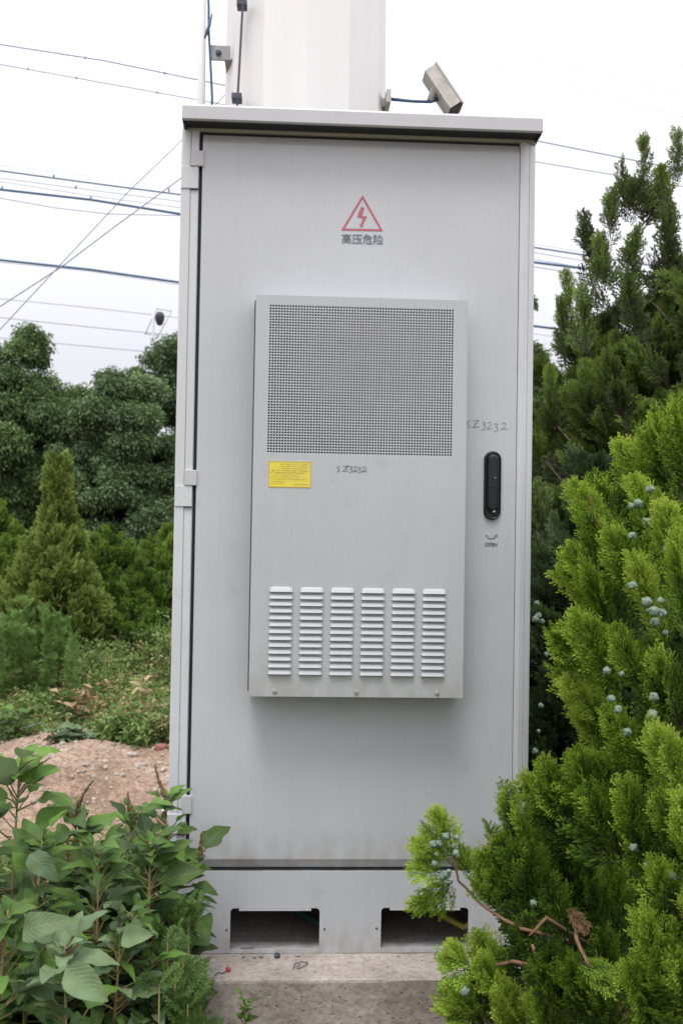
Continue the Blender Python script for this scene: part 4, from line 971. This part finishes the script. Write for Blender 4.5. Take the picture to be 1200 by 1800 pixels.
lcyp('low dark cypress between the bluish bush and the cabinet', 250, 1000, 7.0, .72, 340, F_lg, -.06)

# ---- weeds
def leaf_t(nu, shape, droop, fold, wave, seed, lift=0.):
    r_ = random.Random(seed); V = []; U = []; T = []; Q = []; nv = 4
    for i in range(nu+1):
        u = i/nu; w = shape(u); 
        for j in range(nv+1):
            v = (j/nv-.5)*2
            wv = wave*math.sin(u*14+seed)*abs(v)*w*1.6*(1 if v > 0 else -1)
            V.append((u, v*w*.5, fold*abs(v)*w-droop*u*u+lift*u+wv)); U.append((u, j/nv)); T.append(.5)
    for i in range(nu):
        for j in range(nv): a_ = i*(nv+1)+j; Q.append((a_, a_+nv+1, a_+nv+2, a_+1))
    return np.array(V, float), np.array(Q), np.array(T), np.array(U)
def ovate(u): return .03+.62*(math.sin(math.pi*min(1, u**.72))**.8)*(1-u*.25) if 0 < u < 1 else .02
def lance(u): return .03+.34*(math.sin(math.pi*u**.8)**.9) if 0 < u < 1 else .015
LT = [leaf_t(9, ovate, .25, .16, .04, 1, .1), leaf_t(9, ovate, .5, .10, .06, 2, .15), leaf_t(9, ovate, .1, .22, .03, 3), leaf_t(9, ovate, .75, .12, .08, 4, .25)]
LL = [leaf_t(8, lance, .3, .2, .04, 5, .1), leaf_t(8, lance, .6, .15, .06, 6, .2)]
F_weed = foliage('weed_leaf', [(0, (.009, .022, .008)), (.35, (.028, .068, .016)), (.65, (.062, .135, .025)), (1, (.13, .27, .035))], .5, .25, under=(.17, .22, .14), veins=True)
F_weed2 = foliage('weed_leaf_grey', [(0, (.03, .06, .03)), (.5, (.075, .13, .06)), (1, (.20, .29, .15))], .5, .2, under=(.2, .25, .18), veins=True)
F_feath = foliage('feathery_leaf', [(0, (.03, .07, .02)), (.5, (.07, .14, .03)), (1, (.14, .23, .06))], .5, .3)
F_mid = foliage('field_weed', [(0, (.05, .075, .025)), (.35, (.12, .19, .05)), (.65, (.20, .29, .08)), (.85, (.27, .26, .10)), (1, (.40, .31, .17))], .6, .25)
def put_leaves(bag, T, pos, d, up, sc, tint):
    pos = np.array(pos); d = np.array(d); up = np.array(up); sc = np.array(sc); tint = np.array(tint); w = rg.integers(0, len(T), len(pos))
    for k_, t in enumerate(T):
        m_ = w == k_
        if m_.any(): M, p = frames(pos[m_], d[m_], up[m_], sc[m_]); bag.put(t, M, p, tint[m_])
def amaranth(label, base, top, nl, lmax, T=LT, mat=None, spike=True, tint=0., side=3, zlow=.25, nspk=1, name='amaranth_weed', br=.22):
    """broad-leaved upright weed: stem, side shoots, leaves on petioles, seed spikes"""
    base = Vector(base); top = Vector(top); root = empty(name, tuple(base), label, 'weed', 'broad-leaved weeds in front of the cabinet on the left')
    mid = base.lerp(top, .5)+Vector((rnd.uniform(-.03, .03), rnd.uniform(-.03, .03), 0)); mb = MB(); H = (top-base).length
    ax = [[base, base.lerp(mid, .5), mid, mid.lerp(top, .5), top]]; mb.tube(ax[0], [.0042, .004, .0034, .0026, .0014], 6)
    for s_ in range(side):
        t_ = rnd.uniform(.35, .8); p = base.lerp(mid, t_*2) if t_ < .5 else mid.lerp(top, t_*2-1); a_ = rnd.uniform(0, 6.28); L = H*br*rnd.uniform(.6, 1.2)
        e = p+Vector((math.cos(a_)*L*.7, math.sin(a_)*L*.45, L*.75)); m_ = p.lerp(e, .5)+Vector((0, 0, -.01)); ax.append([p, m_, e]); mb.tube([p, m_, e], [.0035, .003, .0015], 5)
    pos = []; dd = []; up = []; sc = []; ti = []
    for i in range(nl):
        A = ax[0] if rnd.random() < .5 or len(ax) == 1 else rnd.choice(ax[1:]); t_ = (zlow+(1-zlow)*rnd.random()**.62) if A is ax[0] else rnd.random()**.7
        f = t_*(len(A)-1); k_ = min(int(f), len(A)-2); p = A[k_].lerp(A[k_+1], f-k_); a_ = i*2.4+rnd.uniform(-.4, .4)
        up_t = (t_ if A is ax[0] else .4+.6*t_); L = lmax*(1.12-.5*up_t**2)*rnd.uniform(.65, 1.15); el = -.25+1.0*up_t**2+rnd.uniform(-.25, .3)
        d = Vector((math.cos(a_)*math.cos(el), math.sin(a_)*math.cos(el), math.sin(el))); pe = L*.45; q_ = p+d*pe+Vector((0, 0, .004))
        mb.tube([p, q_], [.0018, .0012], 4, cap=False)
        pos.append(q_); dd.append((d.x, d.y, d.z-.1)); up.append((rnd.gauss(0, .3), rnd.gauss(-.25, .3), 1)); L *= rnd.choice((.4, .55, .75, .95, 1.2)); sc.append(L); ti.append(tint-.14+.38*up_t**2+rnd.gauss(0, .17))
    for A in ax:
        for i in range(7):
            a_ = i*2.4; el = .35+.5*i/7; d = Vector((math.cos(a_)*math.cos(el), math.sin(a_)*math.cos(el), math.sin(el))); p = A[-1]-(A[-1]-A[-2]).normalized()*.004*(7-i)
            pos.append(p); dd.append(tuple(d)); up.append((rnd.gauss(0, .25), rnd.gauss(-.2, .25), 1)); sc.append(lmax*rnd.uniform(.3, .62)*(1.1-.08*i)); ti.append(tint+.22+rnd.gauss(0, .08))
    bag = Bag(); put_leaves(bag, T, pos, dd, up, sc, ti); P(mb, 'stem', M_stem, root); PF(bag.build('leaves', mat or F_weed, smooth=True), root)
    if spike:
        for s_ in range(nspk):
            A = ax[s_ % len(ax)]; p = A[-1]; lean = Vector((rnd.uniform(-.5, .6), rnd.uniform(-.2, .2), 1)).normalized(); L = rnd.uniform(.04, .085)
            pts = [p+lean*L*k_/9+Vector((.012*(k_/9)**2, 0, -.010*(k_/9)**2)) for k_ in range(10)]
            m2 = MB(); m2.tube([pts[0].lerp(pts[-1], 0)]*0+[Vector(p_)+Vector((rnd.uniform(-.001, .001), 0, 0)) for q_ in range(9) for p_ in (pts[q_], pts[q_].lerp(pts[q_+1], .35), pts[q_].lerp(pts[q_+1], .7))], [(.0046-.0034*k_/27)*(1.15 if k_ % 2 else .75) for k_ in range(27)], 8, jit=.5); P(m2, 'seed_spike', M_seed, root)
    return root
def WB(px_, pt, Y): # base on the ground, top as measured
    q = at(px_, pt, Y); return (float(q[0])+rnd.uniform(-.02, .02), Y, 0.0), tuple(q)
plants = [
 (35, 1345, -.35, 24, .12, LT, F_weed, False, .18, 'weed with the bright green pointed top leaves at the far left'),
 (135, 1425, -.15, 60, .085, LT, F_weed, True, .0, 'seeding weed with drooping brown spikes next to the far left weed'),
 (232, 1428, -.20, 60, .085, LT, F_weed, True, .02, 'seeding weed in front of the dirt heap'),
 (290, 1400, -.14, 46, .08, LT, F_weed, True, .05, 'seeding weed leaning on the cabinet corner by the lowest hinge'),
 (75, 1475, -.45, 56, .09, LT, F_weed, False, -.05, 'broad leafed weed at left centre of the clump'),
 (175, 1490, -.42, 60, .085, LL, F_weed, False, -.02, 'narrow leafed weed in the middle of the clump'),
 (265, 1480, -.30, 56, .09, LT, F_weed, False, -.12, 'dark leafed weed close to the cabinet foot'),
 (15, 1600, -.65, 26, .11, LT, F_weed, False, .0, 'large leafed weed in the bottom left corner'),
 (115, 1660, -.70, 22, .10, LT, F_weed2, False, .10, 'weed with pale grey-green leaves low on the left'),
 (215, 1610, -.48, 40, .085, LT, F_weed2, False, -.10, 'grey-green weed with rounded leaves below the narrow leafed one'),
 (296, 1600, -.22, 20, .07, LT, F_weed, False, -.05, 'small weed overlapping the cabinet plinth corner'),
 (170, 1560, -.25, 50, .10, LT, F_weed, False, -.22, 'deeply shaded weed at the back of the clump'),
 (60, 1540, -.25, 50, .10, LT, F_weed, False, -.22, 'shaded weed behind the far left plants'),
 (-60, 1450, -.35, 40, .12, LT, F_weed, False, -.1, 'weed cut by the left frame edge'),
]
for (px_, pt, Y, nl, lm_, T_, m_, spk, ti_, lb_) in plants:
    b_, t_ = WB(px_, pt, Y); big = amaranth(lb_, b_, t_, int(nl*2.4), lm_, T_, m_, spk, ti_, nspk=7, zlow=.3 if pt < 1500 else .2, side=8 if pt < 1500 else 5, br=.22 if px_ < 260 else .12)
    if px_ == 115:     # the few large pale leaves turned to the viewer
        bg_ = Bag(); o_ = []; d_ = []; u_ = []; s_ = []; t2 = []
        for (a0, a1, yy, tn) in (((116, 1702), (184, 1756), -.86, .85), ((214, 1650), (264, 1642), -.74, .72), ((52, 1502), (98, 1540), -.60, .5), ((40, 1640), (100, 1612), -.84, .6)):
            p0, p1 = P3(*a0, yy), P3(*a1, yy-.02); o_.append(p0); d_.append(p1-p0); u_.append(np.array([rnd.gauss(0, .15), -1., .75])); s_.append(np.linalg.norm(p1-p0)*1.05); t2.append(tn-.5)
        put_leaves(bg_, LT, o_, d_, u_, s_, t2); PF(bg_.build('pale_leaves', F_weed2, smooth=True), big)
# small dark leafed plant at the bottom edge
b_, t_ = WB(432, 1765, -.30); amaranth('small dark weed tip poking up at the bottom edge before the concrete', b_, t_, 8, .05, LT, F_weed, False, .1, side=0, zlow=.88)
# lower filling of small leaves as ground cover under the big weeds
bag = Bag(); n_ = 2600
x_ = rg.uniform(-.95, -.10, n_); y_ = rg.uniform(-.75, .1, n_); z_ = rg.uniform(.05, .62, n_)*(1-.45*np.clip((x_+.35)/.25, 0, 1)); keep = ~((x_ > XL-.10) & (y_ > YC-.02)) & (y_ < -.08+(-.3-x_)*.8+.15)
x_, y_, z_ = x_[keep], y_[keep], z_[keep]; n_ = len(x_); a_ = rg.uniform(0, 6.28, n_)
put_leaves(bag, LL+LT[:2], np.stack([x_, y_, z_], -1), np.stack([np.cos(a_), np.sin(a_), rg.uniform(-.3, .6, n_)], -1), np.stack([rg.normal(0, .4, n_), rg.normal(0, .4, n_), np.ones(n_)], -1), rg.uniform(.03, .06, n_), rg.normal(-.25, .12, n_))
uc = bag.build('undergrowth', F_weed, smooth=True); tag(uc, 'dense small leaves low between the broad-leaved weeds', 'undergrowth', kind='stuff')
# feathery weed by the plinth
def feather_t(seed):
    r_ = random.Random(seed); segs = []
    for i in range(7):
        segs.append(((i/7, 0, 0), ((i+1)/7, 0, 0), .03, .3, .4)); t_ = (i+.6)/7.5; L = .42*math.sin(math.pi*(t_*.75+.2))
        for s_ in (1, -1):
            a_ = s_*math.radians(48); e = (t_+math.cos(a_)*L, math.sin(a_)*L, r_.uniform(-.05, .05)); segs.append(((t_, 0, 0), e, .05, .4, .7))
            for k_ in (.4, .65, .85):
                for s2 in (1, -1):
                    b_ = (t_+math.cos(a_)*L*k_, math.sin(a_)*L*k_, 0); a2 = a_+s2*.6; segs.append((b_, (b_[0]+math.cos(a2)*L*.35, b_[1]+math.sin(a2)*L*.35, r_.uniform(-.03, .03)), .045, .5, .8))
    return kites(segs, .05)
FT = [feather_t(s) for s in range(3)]
def feathery(label, bases, n_, ls, cat='weed', mat=F_feath, tint=0., group=None, name='feathery_weed'):
    b0 = bases[0][0]; root = empty(name, tuple(b0), label, cat, group); bag = Bag(); mb = MB()
    for (b_, t_) in bases:
        b_ = np.array(b_, float); t_ = np.array(t_, float); mb.tube([tuple(b_), tuple((b_+t_)/2+np.array([.01, 0, 0])), tuple(t_)], [.003, .0025, .0012], 5)
        s_ = .2+.8*rg.random(n_)**.8; p = b_+(t_-b_)*s_[:, None]; a_ = rg.uniform(0, 6.28, n_); d = unit(np.stack([np.cos(a_), np.sin(a_), .25+.8*s_**2], -1))
        w = rg.integers(0, 3, n_)
        for k_ in range(3):
            m_ = w == k_; M, pp = frames(p[m_], d[m_], unit(rg.normal(0, .4, (m_.sum(), 3))+np.array([0, 0, 1.])), ls*rg.uniform(.7, 1.2, m_.sum())); bag.put(FT[k_], M, pp, tint+rg.normal(0, .1, m_.sum()))
    PF(bag.build('leaves', mat), root); P(mb, 'stem', M_stem, root); return root
fb = []
for px_, pt, Y in ((318, 1590, -.34), (332, 1610, -.36), (295, 1640, -.42), (322, 1675, -.42), (342, 1695, -.42), (308, 1710, -.46), (352, 1745, -.46), (280, 1730, -.5), (330, 1765, -.48)):
    q = at(px_, pt, Y); fb.append(((float(q[0])-.01, Y-.02, 0.02), q))
feathery('feathery fine-leaved weed against the left end of the cabinet foot', fb, 44, .046, tint=.12)

# ---- bluish bush and field weeds on the left
def PB(px_, pt, Y): q = at(px_, pt, Y); return (float(q[0]), Y, float(gz(q[0], Y))), tuple(q)
F_blue = foliage('bluish_leaf', [(0, (.04, .075, .022)), (.5, (.12, .225, .055)), (1, (.25, .38, .11))], .55, .25)
bb = []
for i in range(34):
    px_ = rnd.uniform(-40, 130); pt = 1052+abs(px_-45)*.35+rnd.uniform(0, 70); bb.append(PB(px_, pt, rnd.uniform(5.0, 5.9)))
feathery('bluish-green feathery bush before the cypresses at the left edge', bb, 90, .06, 'bush', F_blue, .0, None, 'feathery_bush')
# field weeds: too many to count
ZH = [lambda: None]
bag = Bag(); LC2 = [leaf_cluster(9, .8, .38, 60+s) for s in range(4)]
def field_patch(n_, xr, yr, hfun, ls, tmean):
    x_ = rg.uniform(*xr, n_); y_ = rg.uniform(*yr, n_)
    for i in range(n_):
        h = hfun(x_[i], y_[i])
        if h <= 0.02: continue
        k_ = rg.integers(7, 16); z0 = float(gz(x_[i], y_[i])); hh = h*rg.uniform(.55, 1.15); t_ = rg.random(k_)
        lean = rg.normal(0, .12, 2); p = np.stack([x_[i]+lean[0]*t_*hh+rg.normal(0, .03, k_), y_[i]+lean[1]*t_*hh+rg.normal(0, .03, k_), z0+t_*hh], -1)
        a_ = rg.uniform(0, 6.28, k_); tm = tmean+rg.normal(0, .16)+(.5 if rg.random() < .13 else 0)
        M, pp = frames(p, np.stack([np.cos(a_), np.sin(a_), rg.uniform(-.1, .8, k_)], -1), unit(rg.normal(0, .5, (k_, 3))+np.array([0, 0, 1.])), ls*rg.uniform(.6, 1.2, k_))
        bag.put(LC2[rg.integers(0, 4)], M, pp, np.full(k_, tm))
def hf(x, y):
    # ground-weed height: nothing on the bare dirt in front, taller further back
    edge = 4.05+.35*math.sin(x*3.1)+.2*math.sin(x*7.7)
    if y < edge: return 0
    bare = math.exp(-(((x+1.35)/.28)**2+((y-4.6)/.6)**2))
    return (.10+.15*min(1, (y-edge)/.9)+.24*max(0, min(1, (y-5.0)/.9))+.08*math.sin(x*5+y*3))*(1-bare*1.2)
field_patch(4600, (-4.2, -.35), (3.6, 6.6), hf, .042, .02)
field_patch(700, (-4.5, 3.5), (6.4, 10), lambda x, y: .25, .07, -.1)
field_patch(500, (.6, 3.5), (.2, 5), lambda x, y: .2, .05, -.1)
field_patch(2600, (-3, 3), (-5, -.9), lambda x, y: .16, .07, -.05)  # unseen weeds added to darken and green the bounced light
field_patch(900, (-4, 4), (-7, -3.0), lambda x, y: .75, .11, -.15)  # taller weeds behind the viewer, added out of view to darken low reflections
field_patch(500, (.7, 3), (-2.6, 0), lambda x, y: .3, .08, -.1)  # out-of-view undergrowth added to dull the reflection of bright soil
field_patch(500, (-3, -.4), (-.9, 2.2), lambda x, y: .1, .05, -.05)
tag(bag.build('field_weeds', F_mid), 'low mixed green weeds covering the ground before the trees, plus unseen ones added around the viewer', 'weeds', kind='stuff')
# a few distinct plants at the edge of the dirt
def small_weed(label, px_, pt, pb, Y, n_, ls, T, mat, tint, name='field_weed', brown=False):
    q = at(px_, pt, Y); x = float(q[0]); z0 = float(gz(x, Y)); root = empty(name, (x, Y, z0), label, 'weed', 'single weeds at the edge of the dirt'); bag = Bag(); mb = MB()
    pos = []; dd = []; up = []; sc = []; ti = []
    for s_ in range(5):
        e = Vector((x+rnd.uniform(-.16, .16), Y+rnd.uniform(-.1, .1), q[2]-rnd.uniform(0, .08))); b_ = Vector((x+rnd.uniform(-.05, .05), Y, z0-.02)); mb.tube([b_, b_.lerp(e, .5), e], [.005, .004, .002], 5)
        for i in range(n_//5):
            t_ = rnd.uniform(.15, 1); p = b_.lerp(e, t_); a_ = rnd.uniform(0, 6.28); pos.append(p); dd.append((math.cos(a_), math.sin(a_), rnd.uniform(-.2, .6))); up.append((rnd.gauss(0, .3), rnd.gauss(0, .3), 1)); sc.append(ls*rnd.uniform(.6, 1.2)); ti.append(tint+rnd.gauss(0, .12))
    put_leaves(bag, T, pos, dd, up, sc, ti); P(mb, 'stem', M_seed if brown else M_stem, root); PF(bag.build('leaves', mat, smooth=True), root); return root
F_brown = foliage('dry_leaf', [(0, (.14, .10, .05)), (.5, (.27, .20, .10)), (1, (.38, .30, .18))], .8, .2)
small_weed('grey-green leafy weed at the front edge of the weeds by the bare dirt', 115, 1270, 0, 3.95, 60, .11, LT, F_weed2, .2)
small_weed('dry brown weed standing upright in the weeds left of the cabinet', 185, 1195, 0, 4.5, 40, .09, LL, F_brown, .0, 'dry_weed', True)
small_weed('upright green weed between the dirt heap and the cabinet', 237, 1235, 0, 4.0, 40, .08, LL, F_weed, .15)
small_weed('yellowing weed close beside the cabinet post', 285, 1180, 0, 4.4, 50, .09, LL, F_mid, .6)
small_weed('pale dry weed with thin leaves above the grey-green weed', 130, 1205, 0, 4.9, 40, .09, LL, F_brown, .4, 'dry_weed', True)
small_weed('fresh green weed low at the left frame edge before the dirt', 20, 1230, 0, 4.3, 60, .09, LT, F_weed, .2)
# stones
def on_ground(px_, py_):
    d = _fw+_r*(px_-600)/F+_u*(900-py_)/F; t_ = .5
    for _ in range(4000):
        q = EYE+d*t_
        if q[2] < float(gz(q[0], q[1])): break
        t_ += .004 if t_ < 4 else .01
    return q
for px_, py_, r_, m_, lb_ in ((231, 1328, .028, M_stone, 'flat white stone on top of the dirt heap'), (283, 1317, .045, M_brick, 'reddish brick chunk on the heap by the cabinet'), (243, 1300, .05, M_soil, 'clod of earth on the crest of the heap'), (250, 1240, .035, M_stone, 'pale stone in the bare gap among the weeds'), (258, 1262, .03, M_stone, 'small pale stone nearest the front of the bare gap'), (150, 1345, .018, M_stone, 'small stone on the bare dirt left of the heap'), (290, 1352, .02, M_stone, 'small stone on the heap slope by the cabinet'), (205, 1362, .014, M_stone, 'tiny stone low on the front of the heap')):
    q = on_ground(px_, py_); lump('stone', (q[0], q[1], q[2]+r_*.2), r_, m_, lb_, 'stone', 3, .5, 'stones on the dirt')
bag = Bag(); bm = bmesh.new(); bmesh.ops.create_cube(bm, size=1.2)
tv = np.array([v.co[:] for v in bm.verts])*np.array([1, .8, .5]); tv += rg.normal(0, .12, tv.shape); tq = np.array([[v.index for v in f.verts] for f in bm.faces]); bm.free()
n_ = 4200; x_ = rg.uniform(-3.6, -.2, n_); y_ = 2.0+2.9*rg.random(n_); z_ = gz(x_, y_)
M, pp = frames(np.stack([x_, y_, z_], -1), rg.normal(size=(n_, 3)), rg.normal(size=(n_, 3)), .004+.026*rg.random(n_)**4); bag.put((tv, tq, np.zeros(8)), M, pp, np.zeros(n_))
tag(bag.build('gravel', M_stone), 'small gravel scattered over the bare dirt', 'gravel', kind='stuff')
q = at(291, 1442, 1.0); mb = MB(); c = Vector((q[0], 1.0, q[2]))
V = [c+Vector((.04*math.cos(a_)*rnd.uniform(.6, 1.1), .02*math.sin(a_*2), .04*math.sin(a_)*rnd.uniform(.6, 1.1))) for a_ in np.linspace(0, 6.28, 9)[:-1]]+[c+Vector((0, -.02, .01))]
Vz = min(v.z for v in V); 
q2 = on_ground(291, 1442); sh_ = Vector(q2)+Vector((0, 0, .03))-c
sc2 = (Vector(q2)-Vector(EYE)).length/(c-Vector(EYE)).length
V = [(v-c)*sc2+c+sh_ for v in V]
mb.add(V, [(i, (i+1) % 8, 8) for i in range(8)]); tag(mb.build('plastic_bag', M_white), 'scrap of crumpled white plastic glimpsed behind the weeds beside the cabinet', 'litter')
